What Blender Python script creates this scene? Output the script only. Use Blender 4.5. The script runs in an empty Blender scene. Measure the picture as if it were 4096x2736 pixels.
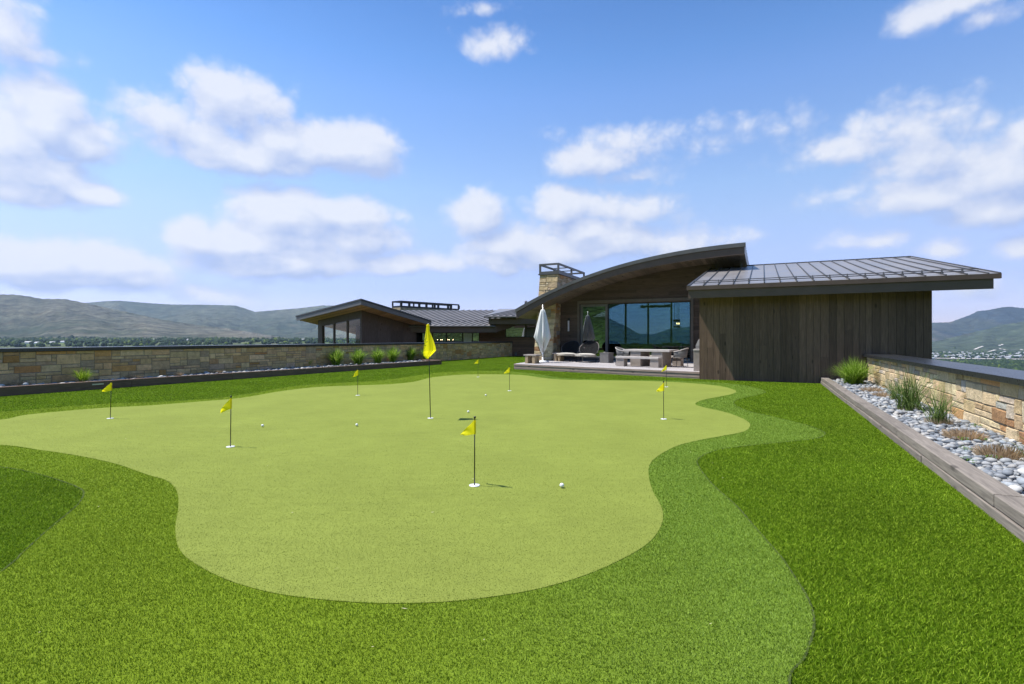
import bpy, math, random
import numpy as np
from mathutils import Vector, Matrix

random.seed(7)
rng = np.random.default_rng(7)
scn = bpy.context.scene
COL = scn.collection
PI = math.pi

# ------------------------------------------------------------------ survey
# The site was surveyed from the photograph: eye 1.5 m over the turf, level
# camera, focal length 2067 px on a 4096 px wide frame, horizon on row 1352.
F, CX, HY, EYE = 2067.0, 2048.0, 1352.0, 1.5

def G(px, py, z=0.0):
    """point at height z seen at a pixel of the photograph"""
    D = (EYE - z) * F / (py - HY)
    return Vector(((px - CX) / F * D, D, z))

VX, VY = 0.4362, 0.8998            # direction of the garden walls
DX, DY = 0.8998, -0.4362           # direction of the house front

def H(t, n, z=0.0):
    """house coordinates -> world"""
    return Vector((t * DX + n * VX, t * DY + n * VY, z))

def HT(p):
    return (p[0] * DX + p[1] * DY, p[0] * VX + p[1] * VY)

def PN(px, py, n):
    """pixel on the vertical plane at house depth n -> (t, z)"""
    r = (px - CX) / F
    D = n / (r * VX + VY)
    return (r * D * DX + D * DY, EYE + (HY - py) * D / F)

# ------------------------------------------------------------------ nodes
class NT:
    def __init__(s, tree):
        s.t = tree; s.n = tree.nodes; s.l = tree.links
    def add(s, kind, **kw):
        nd = s.n.new(kind)
        for k, v in kw.items():
            setattr(nd, k, v)
        return nd
    def put(s, sock, v):
        if isinstance(v, bpy.types.NodeSocket):
            s.l.new(v, sock)
        elif v is not None:
            sock.default_value = v
    def math(s, op, a, b=0.0, c=None, clamp=False):
        nd = s.add('ShaderNodeMath', operation=op, use_clamp=clamp)
        s.put(nd.inputs[0], a); s.put(nd.inputs[1], b)
        if c is not None: s.put(nd.inputs[2], c)
        return nd.outputs[0]
    def vm(s, op, a, b=None, out=0):
        nd = s.add('ShaderNodeVectorMath', operation=op)
        s.put(nd.inputs[0], a)
        if b is not None: s.put(nd.inputs[1], b)
        return nd.outputs[out]
    def mix(s, f, a, b, mode='MIX'):
        nd = s.add('ShaderNodeMix', data_type='RGBA', blend_type=mode)
        s.put(nd.inputs[0], f)
        s.put(nd.inputs[6], c4(a)); s.put(nd.inputs[7], c4(b))
        return nd.outputs[2]
    def noise(s, vec, scale, detail=4, rough=0.55, dist=0.0, out=0):
        nd = s.add('ShaderNodeTexNoise')
        s.put(nd.inputs['Vector'], vec)
        nd.inputs['Scale'].default_value = scale
        nd.inputs['Detail'].default_value = detail
        nd.inputs['Roughness'].default_value = rough
        nd.inputs['Distortion'].default_value = dist
        return nd.outputs[out]
    def ramp(s, f, stops):
        nd = s.add('ShaderNodeValToRGB')
        s.put(nd.inputs[0], f)
        cr = nd.color_ramp
        while len(cr.elements) < len(stops): cr.elements.new(0.5)
        for e, (p, c) in zip(cr.elements, stops):
            e.position = p; e.color = c4(c)
        return nd.outputs[0]
    def maprange(s, v, a, b, c=0.0, d=1.0, smooth=False):
        nd = s.add('ShaderNodeMapRange')
        if smooth: nd.interpolation_type = 'SMOOTHSTEP'
        s.put(nd.inputs[0], v)
        for i, x in enumerate((a, b, c, d)): s.put(nd.inputs[i + 1], x)
        return nd.outputs[0]
    def pos(s):
        return s.add('ShaderNodeNewGeometry').outputs['Position']
    def objc(s):
        return s.add('ShaderNodeTexCoord').outputs['Object']
    def island(s):
        return s.add('ShaderNodeNewGeometry').outputs['Random Per Island']
    def scale(s, vec, v):
        return s.vm('MULTIPLY', vec, v)
    def bump(s, h, strength, dist):
        nd = s.add('ShaderNodeBump')
        nd.inputs['Strength'].default_value = strength
        nd.inputs['Distance'].default_value = dist
        s.put(nd.inputs['Height'], h)
        return nd.outputs[0]

def c4(c):
    if isinstance(c, bpy.types.NodeSocket): return c
    if isinstance(c, (int, float)): return (c, c, c, 1)
    return (c[0], c[1], c[2], 1) if len(c) == 3 else c

def new_mat(name):
    m = bpy.data.materials.new(name); m.use_nodes = True
    m.node_tree.nodes.clear()
    n = NT(m.node_tree)
    out = n.add('ShaderNodeOutputMaterial')
    b = n.add('ShaderNodeBsdfPrincipled')
    n.l.new(b.outputs[0], out.inputs[0])
    n.out = out; n.b = b
    return m, n

def setb(n, col=None, rough=0.6, metal=0.0, normal=None, spec=None, **kw):
    b = n.b
    if col is not None: n.put(b.inputs['Base Color'], c4(col))
    n.put(b.inputs['Roughness'], rough)
    n.put(b.inputs['Metallic'], metal)
    if normal is not None: n.put(b.inputs['Normal'], normal)
    if spec is not None: n.put(b.inputs['Specular IOR Level'], spec)

# --- plain materials with a little life in them
def simple(name, col, rough=0.55, metal=0.0, var=0.25, scale=6.0, bump=0.0, spec=None, stretch=(1, 1, 1)):
    m, n = new_mat(name)
    p = n.scale(n.objc(), stretch)
    f = n.noise(p, scale, 5, 0.6)
    lo = tuple(c * (1 - var) for c in col); hi = tuple(min(1, c * (1 + var)) for c in col)
    setb(n, n.mix(n.maprange(f, 0.3, 0.7), lo, hi), n.maprange(f, 0.3, 0.7, max(0.02, rough - 0.08), min(1, rough + 0.08)), metal, spec=spec)
    if bump:
        n.put(n.b.inputs['Normal'], n.bump(n.noise(p, scale * 6, 4), bump, 0.01))
    return m

def attr_col(n):
    return n.add('ShaderNodeVertexColor', layer_name='col').outputs[0]

# --- wood planks: colour per board from 'col', grain along the board's own axis
def mat_wood(name, axis, tint, var, rough=0.7, gscale=1.0):
    m, n = new_mat(name)
    rnd = n.island()
    off = n.vm('ADD', n.objc(), n.vm('MULTIPLY', n.add('ShaderNodeCombineXYZ').outputs[0], (0, 0, 0)))
    comb = n.add('ShaderNodeCombineXYZ')
    for i in range(3): n.put(comb.inputs[i], n.math('MULTIPLY', rnd, (17.3, 31.7, 9.1)[i]))
    off = n.vm('ADD', n.objc(), comb.outputs[0])
    st = [9.0, 9.0, 9.0]; st[axis] = 0.55
    g = n.noise(n.scale(off, tuple(x * gscale for x in st)), 4.0, 6, 0.65, 0.6)
    st2 = [3.0, 3.0, 3.0]; st2[axis] = 0.9
    big = n.noise(n.scale(off, st2), 1.2, 3, 0.5)
    st3 = [6.0, 6.0, 6.0]; st3[axis] = 2.6
    vo = n.add('ShaderNodeTexVoronoi'); n.put(vo.inputs['Vector'], n.scale(off, st3)); vo.inputs['Scale'].default_value = 0.55
    knot = n.maprange(vo.outputs['Distance'], 0.05, 0.16, 1.0, 0.0, True)
    dark = tuple(c * 0.52 for c in tint); lite = tuple(c * 1.40 for c in tint)
    col = n.mix(n.maprange(g, 0.28, 0.72), dark, lite)
    col = n.mix(n.math('MULTIPLY', n.maprange(big, 0.35, 0.7), 0.5), col, tuple(c * 0.8 for c in tint))
    br = n.math('MULTIPLY_ADD', rnd, 2 * var, 1 - var)
    cb = n.add('ShaderNodeCombineColor')
    for i in range(3): n.put(cb.inputs[i], br)
    col = n.mix(1.0, col, cb.outputs[0], 'MULTIPLY')
    col = n.mix(n.math('MULTIPLY', knot, 0.75), col, tuple(c * 0.25 for c in tint))
    setb(n, col, rough, normal=n.bump(g, 0.35, 0.006), spec=0.3)
    return m

# --- ashlar: colour per stone (attribute), tooling and stains inside
def mat_stone(name, gain=1.0):
    m, n = new_mat(name)
    p = n.pos()
    c = attr_col(n)
    f = n.noise(p, 7, 6, 0.65); f2 = n.noise(p, 38, 5, 0.7)
    k = n.math('MULTIPLY', n.maprange(f, 0.25, 0.75, 0.72, 1.25), n.maprange(f2, 0.25, 0.75, 0.78, 1.2))
    cb = n.add('ShaderNodeCombineColor')
    for i in range(3): n.put(cb.inputs[i], n.math('MULTIPLY', k, gain))
    col = n.mix(1.0, c, cb.outputs[0], 'MULTIPLY')
    rust = n.maprange(n.noise(p, 3.1, 4, 0.6), 0.56, 0.72)
    col = n.mix(n.math('MULTIPLY', rust, 0.35), col, (0.30, 0.16, 0.06))
    h = n.math('ADD', n.math('MULTIPLY', f, 1.6), n.math('MULTIPLY', f2, 0.5))
    setb(n, col, 0.85, normal=n.bump(h, 0.8, 0.035), spec=0.25)
    return m

# --- turf
def mat_turf(name, a, b, c, fine, sheen=(1, 1, 1), bump=0.5, bdist=0.006, sheen_tint=None):
    m, n = new_mat(name)
    p = n.pos()
    f1 = n.noise(p, fine, 3, 0.7)
    f2 = n.noise(p, fine * 0.28, 3, 0.6)
    f3 = n.noise(p, 0.9, 4, 0.6)
    f4 = n.noise(n.scale(p, (1.0, 3.2, 1.0)), 3.2, 3, 0.55)
    col = n.mix(n.maprange(f1, 0.32, 0.68), a, b)
    col = n.mix(n.maprange(f2, 0.35, 0.75, 0.0, 0.7), col, c)
    k = n.math('MULTIPLY', n.maprange(f3, 0.3, 0.7, 0.92, 1.06), n.maprange(f4, 0.3, 0.7, 0.94, 1.05))
    cb = n.add('ShaderNodeCombineColor')
    for i in range(3): n.put(cb.inputs[i], n.math('MULTIPLY', k, sheen[i]))
    col = n.mix(1.0, col, cb.outputs[0], 'MULTIPLY')
    if sheen_tint is not None:               # lighting and pile sheen put into the colour, cooler towards the right
        sx = n.add('ShaderNodeSeparateXYZ'); n.put(sx.inputs[0], p)
        w = n.maprange(n.math('ADD', sx.outputs[0], n.math('MULTIPLY', f3, 1.2)), -0.6, 2.2, 0, 1, True)
        col = n.mix(w, col, n.mix(1.0, col, sheen_tint, 'MULTIPLY'))
    h = n.math('ADD', f1, n.math('MULTIPLY', f2, 1.2))
    setb(n, col, 0.85, normal=n.bump(h, bump, bdist), spec=0.05)
    return m

def mat_blade(name, a, b, c, transl=0.35, sheen_tint=None, rough=0.55):
    m, n = new_mat(name)
    r = n.island()
    col = n.ramp(r, [(0.0, a), (0.5, b), (0.92, c), (1.0, tuple(min(1, x * 1.35) for x in c))])
    if sheen_tint is not None:  # blades get the same painted sheen, cooler towards the right
        p = n.pos()
        sx = n.add('ShaderNodeSeparateXYZ'); n.put(sx.inputs[0], p)
        w = n.maprange(n.math('ADD', sx.outputs[0], n.math('MULTIPLY', n.noise(p, 0.9, 4, 0.6), 1.2)), -0.6, 2.2, 0, 1, True)
        col = n.mix(w, col, n.mix(1.0, col, sheen_tint, 'MULTIPLY'))
    big = n.noise(n.pos(), 0.8, 3)
    cb = n.add('ShaderNodeCombineColor')
    for i in range(3): n.put(cb.inputs[i], n.maprange(big, 0.3, 0.7, 0.86, 1.12))
    col = n.mix(1.0, col, cb.outputs[0], 'MULTIPLY')
    setb(n, col, rough, spec=0.08)
    tr = n.add('ShaderNodeBsdfTranslucent'); n.put(tr.inputs[0], col)
    mx = n.add('ShaderNodeMixShader'); mx.inputs[0].default_value = transl
    n.l.new(n.b.outputs[0], mx.inputs[1]); n.l.new(tr.outputs[0], mx.inputs[2])
    n.l.new(mx.outputs[0], n.out.inputs[0])
    return m

def mat_glass(name, tint, refl, rough=0.0):
    m, n = new_mat(name)
    n.n.remove(n.b)
    t = n.add('ShaderNodeBsdfTransparent'); t.inputs[0].default_value = c4(tint)
    g = n.add('ShaderNodeBsdfGlossy'); g.inputs[0].default_value = (0.9, 0.96, 1.0, 1); g.inputs['Roughness'].default_value = rough
    lw = n.add('ShaderNodeLayerWeight'); lw.inputs[0].default_value = 0.5
    f = n.maprange(n.math('POWER', lw.outputs['Facing'], 5.0), 0.0, 1.0, refl, 1.0)
    wob = n.bump(n.noise(n.pos(), 0.6, 1), 0.02, 0.02)
    n.put(g.inputs['Normal'], wob)
    mx = n.add('ShaderNodeMixShader'); n.put(mx.inputs[0], f)
    n.l.new(t.outputs[0], mx.inputs[1]); n.l.new(g.outputs[0], mx.inputs[2])
    n.l.new(mx.outputs[0], n.out.inputs[0])
    return m

def mat_emit(name, col, s):
    m, n = new_mat(name); n.n.remove(n.b)
    e = n.add('ShaderNodeEmission'); e.inputs[0].default_value = c4(col); e.inputs[1].default_value = s
    n.l.new(e.outputs[0], n.out.inputs[0])
    return m

M = {}
M['green'] = mat_turf('putting turf', (0.130, 0.158, 0.025), (0.282, 0.328, 0.072), (0.198, 0.238, 0.044), 230, bump=0.6, bdist=0.004)
M['fringe'] = mat_turf('fringe turf', (0.060, 0.095, 0.005), (0.245, 0.340, 0.026), (0.150, 0.220, 0.012), 170, bump=0.6, bdist=0.008, sheen_tint=(0.90, 0.97, 1.75))
M['lawn'] = mat_turf('lawn turf', (0.024, 0.048, 0.003), (0.120, 0.215, 0.007), (0.062, 0.122, 0.004), 130, bump=0.8, bdist=0.015)
M['lawn_blade'] = mat_blade('lawn blade', (0.046, 0.098, 0.003), (0.148, 0.264, 0.006), (0.335, 0.465, 0.038), 0.36)
M['fringe_blade'] = mat_blade('fringe blade', (0.080, 0.136, 0.004), (0.212, 0.304, 0.014), (0.370, 0.475, 0.056), 0.35, sheen_tint=(0.90, 0.97, 1.75))
M['green_blade'] = mat_blade('green blade', (0.195, 0.235, 0.040), (0.275, 0.322, 0.066), (0.385, 0.432, 0.118), 0.3)
M['clump'] = mat_blade('ornamental grass', (0.08, 0.17, 0.010), (0.19, 0.33, 0.02), (0.42, 0.54, 0.12), 0.45)
M['clump_dark'] = mat_blade('blue oat grass', (0.05, 0.09, 0.02), (0.10, 0.17, 0.035), (0.24, 0.32, 0.10), 0.35)
M['clump_lime'] = mat_blade('lime grass', (0.12, 0.22, 0.01), (0.26, 0.40, 0.02), (0.42, 0.52, 0.08), 0.4)
M['straw'] = mat_blade('dry straw', (0.27, 0.19, 0.11), (0.52, 0.38, 0.235), (0.68, 0.54, 0.36), 0.2)
M['weed'] = mat_blade('weed leaf', (0.06, 0.15, 0.01), (0.10, 0.22, 0.02), (0.16, 0.30, 0.04), 0.3)
M['stone'] = mat_stone('sandstone ashlar')
M['mortar'] = simple('mortar', (0.26, 0.21, 0.14), 0.9, var=0.3, scale=20)
M['cap'] = simple('black stone coping', (0.022, 0.023, 0.026), 0.32, var=0.35, scale=30, spec=0.6)
M['timber'] = None
M['wood_v'] = mat_wood('charred boards upright', 2, (0.142, 0.088, 0.059), 0.26)
M['wood_h'] = mat_wood('charred boards lying', 0, (0.104, 0.073, 0.055), 0.22)
M['wood_red'] = mat_wood('brown boards lying', 0, (0.19, 0.105, 0.070), 0.2)
M['soffit'] = mat_wood('soffit boards', 1, (0.19, 0.145, 0.105), 0.25)
M['soffit_warm'] = mat_wood('cedar soffit', 1, (0.52, 0.30, 0.175), 0.25)
M['metal'] = simple('dark grey steel', (0.150, 0.138, 0.132), 0.45, 0.35, var=0.12, scale=2.5)
M['fascia'] = simple('charcoal fascia', (0.115, 0.076, 0.060), 0.5, 0.2, var=0.12, scale=2.5)
M['pav'] = mat_wood('dark brown panels', 2, (0.125, 0.088, 0.068), 0.15)
M['seam'] = simple('standing seam roof', (0.275, 0.258, 0.250), 0.36, 0.25, var=0.12, scale=1.3, stretch=(1, 1, 1))
M['rib_far'] = simple('pale roof rib', (0.17, 0.165, 0.165), 0.45, 0.3, var=0.1)
M['rib'] = simple('roof rib', (0.05, 0.05, 0.052), 0.45, -0.70, var=0.1)
M['frame'] = simple('window frame', (0.022, 0.023, 0.025), 0.4, 0.3, var=0.1)
M['trim'] = simple('dark wood trim', (0.13, 0.105, 0.082), 0.6, var=0.2, scale=8)
M['glass'] = mat_glass('window glass', (0.55, 0.62, 0.62), 0.16)
M['glass_mirror'] = mat_glass('coated door glass', (0.30, 0.35, 0.33), 0.24)
M['glass_blue'] = mat_glass('tinted window glass', (0.42, 0.56, 0.62), 0.07)
M['glass_green'] = mat_glass('green tinted glass', (0.93, 1.0, 0.96), 0.05)
M['frost'] = simple('frosted pane', (0.55, 0.68, 0.66), 0.3, var=0.06)
M['inner'] = simple('dark interior', (0.045, 0.040, 0.036), 0.7, var=0.3, scale=2)
M['inner_floor'] = simple('interior floor', (0.05, 0.04, 0.034), 0.4, var=0.3, scale=2)
M['marble'] = simple('dark marble', (0.035, 0.038, 0.045), 0.3, var=0.6, scale=5)
M['concrete'] = simple('grey concrete', (0.32, 0.275, 0.245), 0.85, var=0.16, scale=5, bump=0.25)
M['concrete_lit'] = simple('pale concrete slab', (0.46, 0.42, 0.39), 0.8, var=0.12, scale=5, bump=0.2)  # lighter copy of the concrete, sunlight on the tops put into its colour
M['concrete_dark'] = simple('dark concrete', (0.16, 0.15, 0.145), 0.85, var=0.2, scale=6, bump=0.2)
M['deck'] = mat_wood('grey decking', 0, (0.42, 0.39, 0.385), 0.10, 0.75)
M['deck_face'] = mat_wood('deck fascia boards', 0, (0.36, 0.265, 0.225), 0.15, 0.8)
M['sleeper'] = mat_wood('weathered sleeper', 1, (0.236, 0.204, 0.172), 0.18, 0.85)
M['sleeper_dark'] = mat_wood('dark shaded sleeper', 1, (0.17, 0.108, 0.078), 0.16, 0.85)  # darker, redder sleeper copy with the curb's shade put into its colour
M['yellow'] = None
M['black'] = simple('black fibreglass', (0.006, 0.006, 0.007), 0.35, var=0.2)
M['white'] = simple('white plastic', (0.80, 0.80, 0.80), 0.35, var=0.03)
M['canvas'] = simple('white canvas', (0.88, 0.87, 0.85), 0.85, var=0.04, scale=8)
m_ = M['canvas']; n = NT(m_.node_tree); pb = [q for q in m_.node_tree.nodes if q.type == 'BSDF_PRINCIPLED'][0]; po = [q for q in m_.node_tree.nodes if q.type == 'OUTPUT_MATERIAL'][0]
tr = n.add('ShaderNodeBsdfTranslucent'); tr.inputs[0].default_value = (0.90, 0.89, 0.86, 1); mx = n.add('ShaderNodeMixShader'); mx.inputs[0].default_value = 0.28
n.l.new(pb.outputs[0], mx.inputs[1]); n.l.new(tr.outputs[0], mx.inputs[2]); n.l.new(mx.outputs[0], po.inputs[0])
M['pole'] = simple('brushed aluminium', (0.55, 0.56, 0.57), 0.35, 0.7, var=0.08)
M['mesh'] = simple('woven charcoal mesh', (0.020, 0.020, 0.021), 0.9, var=0.2, scale=30, spec=0.05)
M['rope'] = simple('pale rope', (0.56, 0.52, 0.45), 0.8, var=0.15, scale=40)
M['cushion'] = simple('cream cushion', (0.62, 0.59, 0.52), 0.9, var=0.06)
M['woven'] = simple('grey woven strap', (0.16, 0.158, 0.155), 0.8, var=0.35, scale=70)
M['pale_wood'] = mat_wood('pale stool wood', 2, (0.42, 0.32, 0.20), 0.15, 0.8)
M['grey_cloth'] = simple('grey grill cover', (0.20, 0.195, 0.20), 0.9, var=0.2, scale=5)
M['rust_cushion'] = simple('rust cushion', (0.22, 0.09, 0.055), 0.9, var=0.2)
M['sofa'] = simple('dark sofa', (0.06, 0.058, 0.06), 0.9, var=0.2)
M['glow'] = mat_emit('filament glow', (1.0, 0.50, 0.18), 9)
M['glow_soft'] = mat_emit('downlight glow', (1.0, 0.72, 0.40), 6)
M['sconce'] = simple('frosted tube', (0.62, 0.60, 0.62), 0.4, var=0.05)
M['house_white'] = simple('pale house wall', (0.62, 0.61, 0.58), 0.8, var=0.1)
M['house_roof'] = simple('pale house roof', (0.42, 0.42, 0.43), 0.7, var=0.2)
M['tree_far'] = None
M['road'] = simple('pale dirt road', (0.52, 0.48, 0.43), 0.9, var=0.1, scale=0.01)

m, n = new_mat('yellow flag cloth')
f = n.noise(n.objc(), 60, 3)
setb(n, n.mix(f, (0.90, 0.79, 0.010), (0.97, 0.88, 0.020)), 0.7, spec=0.2)
tr = n.add('ShaderNodeBsdfTranslucent'); tr.inputs[0].default_value = (0.98, 0.88, 0.012, 1)
mx = n.add('ShaderNodeMixShader'); mx.inputs[0].default_value = 0.5
n.l.new(n.b.outputs[0], mx.inputs[1]); n.l.new(tr.outputs[0], mx.inputs[2]); n.l.new(mx.outputs[0], n.out.inputs[0])
M['yellow'] = m

m, n = new_mat('river pebble')
oi = n.add('ShaderNodeObjectInfo').outputs['Random']
r = n.math('FRACT', n.math('ADD', n.island(), n.math('MULTIPLY', oi, 7.31)))
col = n.ramp(r, [(0.0, (0.10, 0.115, 0.135)), (0.3, (0.22, 0.24, 0.265)), (0.55, (0.34, 0.345, 0.35)), (0.75, (0.44, 0.42, 0.385)), (0.9, (0.27, 0.31, 0.35)), (1.0, (0.60, 0.585, 0.55))])
f = n.noise(n.pos(), 26, 4, 0.6)
cb = n.add('ShaderNodeCombineColor')
for i in range(3): n.put(cb.inputs[i], n.maprange(f, 0.3, 0.7, 0.74, 1.10))
setb(n, n.mix(1.0, col, cb.outputs[0], 'MULTIPLY'), 0.75, spec=0.2)
M['pebble'] = m

m, n = new_mat('far tree foliage')
r = n.island()
col = n.ramp(r, [(0, (0.010, 0.022, 0.010)), (0.6, (0.022, 0.042, 0.014)), (0.9, (0.045, 0.075, 0.022)), (1.0, (0.11, 0.15, 0.02))])
setb(n, col, 0.9, spec=0.1)
M['tree_far'] = m

m, n = new_mat('hillside scrub')
p = n.pos(); c = attr_col(n)
f1 = n.noise(p, 0.010, 8, 0.65); f2 = n.noise(p, 0.05, 6, 0.7); f3 = n.noise(n.scale(p, (1, 1, 2)), 0.0022, 6, 0.6)
k = n.math('MULTIPLY', n.maprange(f1, 0.34, 0.66, 0.35, 1.75), n.maprange(f2, 0.34, 0.66, 0.50, 1.55))
k = n.math('MULTIPLY', k, n.maprange(n.noise(p, 0.33, 4, 0.65), 0.32, 0.68, 0.55, 1.45))
cb = n.add('ShaderNodeCombineColor')
for i in range(3): n.put(cb.inputs[i], k)
col = n.mix(1.0, c, cb.outputs[0], 'MULTIPLY')
col = n.mix(n.maprange(f3, 0.52, 0.66, 0.0, 0.65), col, (0.030, 0.048, 0.024))
col = n.mix(n.maprange(n.noise(p, 0.004, 5, 0.6), 0.60, 0.72, 0, 0.35), col, (0.20, 0.16, 0.10))
setb(n, col, 0.95, spec=0.05, normal=n.bump(f1, 1.0, 40.0))
M['hill'] = m

# ------------------------------------------------------------------ mesh builder
class MB:
    def __init__(s):
        s.v = []; s.f = []; s.c = []; s.cur = (1, 1, 1)
    def quad(s, *pts):
        i = len(s.v)
        s.v.extend([tuple(p) for p in pts]); s.f.append(tuple(range(i, i + len(pts)))); s.c.append(s.cur)
        return s
    def hexa(s, p):
        """8 points: bottom loop 0-3, top loop 4-7"""
        i = len(s.v)
        s.v.extend([tuple(q) for q in p])
        for f in ((3, 2, 1, 0), (4, 5, 6, 7), (0, 1, 5, 4), (1, 2, 6, 5), (2, 3, 7, 6), (3, 0, 4, 7)):
            s.f.append(tuple(i + k for k in f)); s.c.append(s.cur)
        return s
    def box(s, lo, hi, fn=None):
        x0, y0, z0 = lo; x1, y1, z1 = hi
        p = [(x0, y0, z0), (x1, y0, z0), (x1, y1, z0), (x0, y1, z0), (x0, y0, z1), (x1, y0, z1), (x1, y1, z1), (x0, y1, z1)]
        if fn: p = [fn(*q) for q in p]
        return s.hexa(p)
    def prism(s, poly, z0, z1):
        """extrude a plan polygon [(x,y)] from z0 to z1 (numbers or per-point lists)"""
        k = len(poly); i = len(s.v)
        za = z0 if isinstance(z0, (list, tuple)) else [z0] * k
        zb = z1 if isinstance(z1, (list, tuple)) else [z1] * k
        s.v.extend([(p[0], p[1], za[j]) for j, p in enumerate(poly)])
        s.v.extend([(p[0], p[1], zb[j]) for j, p in enumerate(poly)])
        s.f.append(tuple(i + j for j in reversed(range(k)))); s.c.append(s.cur)
        s.f.append(tuple(i + k + j for j in range(k))); s.c.append(s.cur)
        for j in range(k):
            j2 = (j + 1) % k
            s.f.append((i + j, i + j2, i + k + j2, i + k + j)); s.c.append(s.cur)
        return s
    def tube(s, pts, r, seg=8, caps=True):
        pts = [Vector(p) for p in pts]
        rs = r if isinstance(r, (list, tuple)) else [r] * len(pts)
        base = len(s.v); up = Vector((0, 0, 1))
        for i, p in enumerate(pts):
            a = pts[max(i - 1, 0)]; b = pts[min(i + 1, len(pts) - 1)]
            d = (b - a).normalized()
            ref = up if abs(d.dot(up)) < 0.95 else Vector((1, 0, 0))
            x = d.cross(ref).normalized(); y = d.cross(x).normalized()
            for k in range(seg):
                an = 2 * PI * k / seg
                s.v.append(tuple(p + (x * math.cos(an) + y * math.sin(an)) * rs[i]))
        for i in range(len(pts) - 1):
            for k in range(seg):
                a = base + i * seg + k; b = base + i * seg + (k + 1) % seg
                s.f.append((a, b, b + seg, a + seg)); s.c.append(s.cur)
        if caps:
            s.f.append(tuple(base + k for k in reversed(range(seg)))); s.c.append(s.cur)
            e = base + (len(pts) - 1) * seg
            s.f.append(tuple(e + k for k in range(seg))); s.c.append(s.cur)
        return s
    def lathe(s, prof, seg=20, c=(0, 0, 0), wob=None):
        base = len(s.v)
        for i, (r, z) in enumerate(prof):
            for k in range(seg):
                an = 2 * PI * k / seg
                rr = r * (wob(an, i) if wob else 1)
                s.v.append((c[0] + rr * math.cos(an), c[1] + rr * math.sin(an), c[2] + z))
        for i in range(len(prof) - 1):
            for k in range(seg):
                a = base + i * seg + k; b = base + i * seg + (k + 1) % seg
                s.f.append((a, b, b + seg, a + seg)); s.c.append(s.cur)
        return s
    def build(s, name, mat, parent=None, smooth=False, bevel=0.0, origin=None):
        me = bpy.data.meshes.new(name)
        vs = s.v
        if origin is not None:
            o = Vector(origin); vs = [tuple(Vector(q) - o) for q in vs]
        me.from_pydata(vs, [], s.f)
        at = me.color_attributes.new('col', 'FLOAT_COLOR', 'CORNER')
        arr = []
        for f, c in zip(s.f, s.c): arr.extend([c[0], c[1], c[2], 1.0] * len(f))
        at.data.foreach_set('color', arr)
        me.materials.append(mat)
        if smooth:
            for p in me.polygons: p.use_smooth = True
        ob = bpy.data.objects.new(name, me); COL.objects.link(ob)
        if origin is not None: ob.location = origin
        if parent is not None: ob.parent = parent
        if bevel:
            b = ob.modifiers.new('edge', 'BEVEL'); b.width = bevel; b.segments = 2; b.limit_method = 'ANGLE'
        return ob

def np_obj(name, V, Fa, mat, parent=None, smooth=False, cols=None):
    me = bpy.data.meshes.new(name)
    k = Fa.shape[1]
    me.vertices.add(len(V)); me.vertices.foreach_set('co', np.ascontiguousarray(V, dtype=np.float32).ravel())
    me.loops.add(Fa.size); me.loops.foreach_set('vertex_index', np.ascontiguousarray(Fa, dtype=np.int32).ravel())
    me.polygons.add(len(Fa))
    me.polygons.foreach_set('loop_start', np.arange(0, Fa.size, k, dtype=np.int32))
    me.polygons.foreach_set('loop_total', np.full(len(Fa), k, dtype=np.int32))
    if smooth: me.polygons.foreach_set('use_smooth', np.ones(len(Fa), dtype=bool))
    me.update(calc_edges=True)
    if cols is not None:
        at = me.color_attributes.new('col', 'FLOAT_COLOR', 'POINT')
        c = np.ones((len(V), 4), np.float32); c[:, :3] = cols
        at.data.foreach_set('color', c.ravel())
    me.materials.append(mat)
    ob = bpy.data.objects.new(name, me); COL.objects.link(ob)
    if parent is not None: ob.parent = parent
    return ob

def tag(o, label=None, cat=None, group=None, kind=None):
    if label: o['label'] = label
    if cat: o['category'] = cat
    if group: o['group'] = group
    if kind: o['kind'] = kind
    return o

def thing(name, label, cat, loc=(0, 0, 0), rz=0.0, group=None):
    o = bpy.data.objects.new(name, None); COL.objects.link(o)
    o.empty_display_size = 0.2
    o.location = loc; o.rotation_euler = (0, 0, rz)
    return tag(o, label, cat, group)

def dup(o, parent=None):
    c = o.copy(); COL.objects.link(c)
    if parent is not None: c.parent = parent
    for ch in list(o.children): dup(ch, c)
    return c

def curve_pts(pts, n=8, closed=True):
    """Catmull-Rom through plan points"""
    P = [Vector((p[0], p[1])) for p in pts]; out = []; k = len(P)
    for i in range(k if closed else k - 1):
        p0, p1, p2, p3 = P[(i - 1) % k], P[i], P[(i + 1) % k], P[(i + 2) % k]
        if not closed:
            p0 = P[max(i - 1, 0)]; p3 = P[min(i + 2, k - 1)]
        for j in range(n):
            t = j / n
            q = 0.5 * ((2 * p1) + (p2 - p0) * t + (2 * p0 - 5 * p1 + 4 * p2 - p3) * t * t + (3 * p1 - p0 - 3 * p2 + p3) * t ** 3)
            out.append((q.x, q.y))
    if not closed: out.append((P[-1].x, P[-1].y))
    return out

def inside(poly, X, Y):
    """vectorised point in polygon"""
    px = np.array([p[0] for p in poly]); py = np.array([p[1] for p in poly])
    r = np.zeros(X.shape, bool); j = len(px) - 1
    for i in range(len(px)):
        c = (py[i] > Y) != (py[j] > Y)
        with np.errstate(divide='ignore', invalid='ignore'):
            xi = (px[j] - px[i]) * (Y - py[i]) / (py[j] - py[i]) + px[i]
        r ^= c & (X < xi); j = i
    return r

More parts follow.
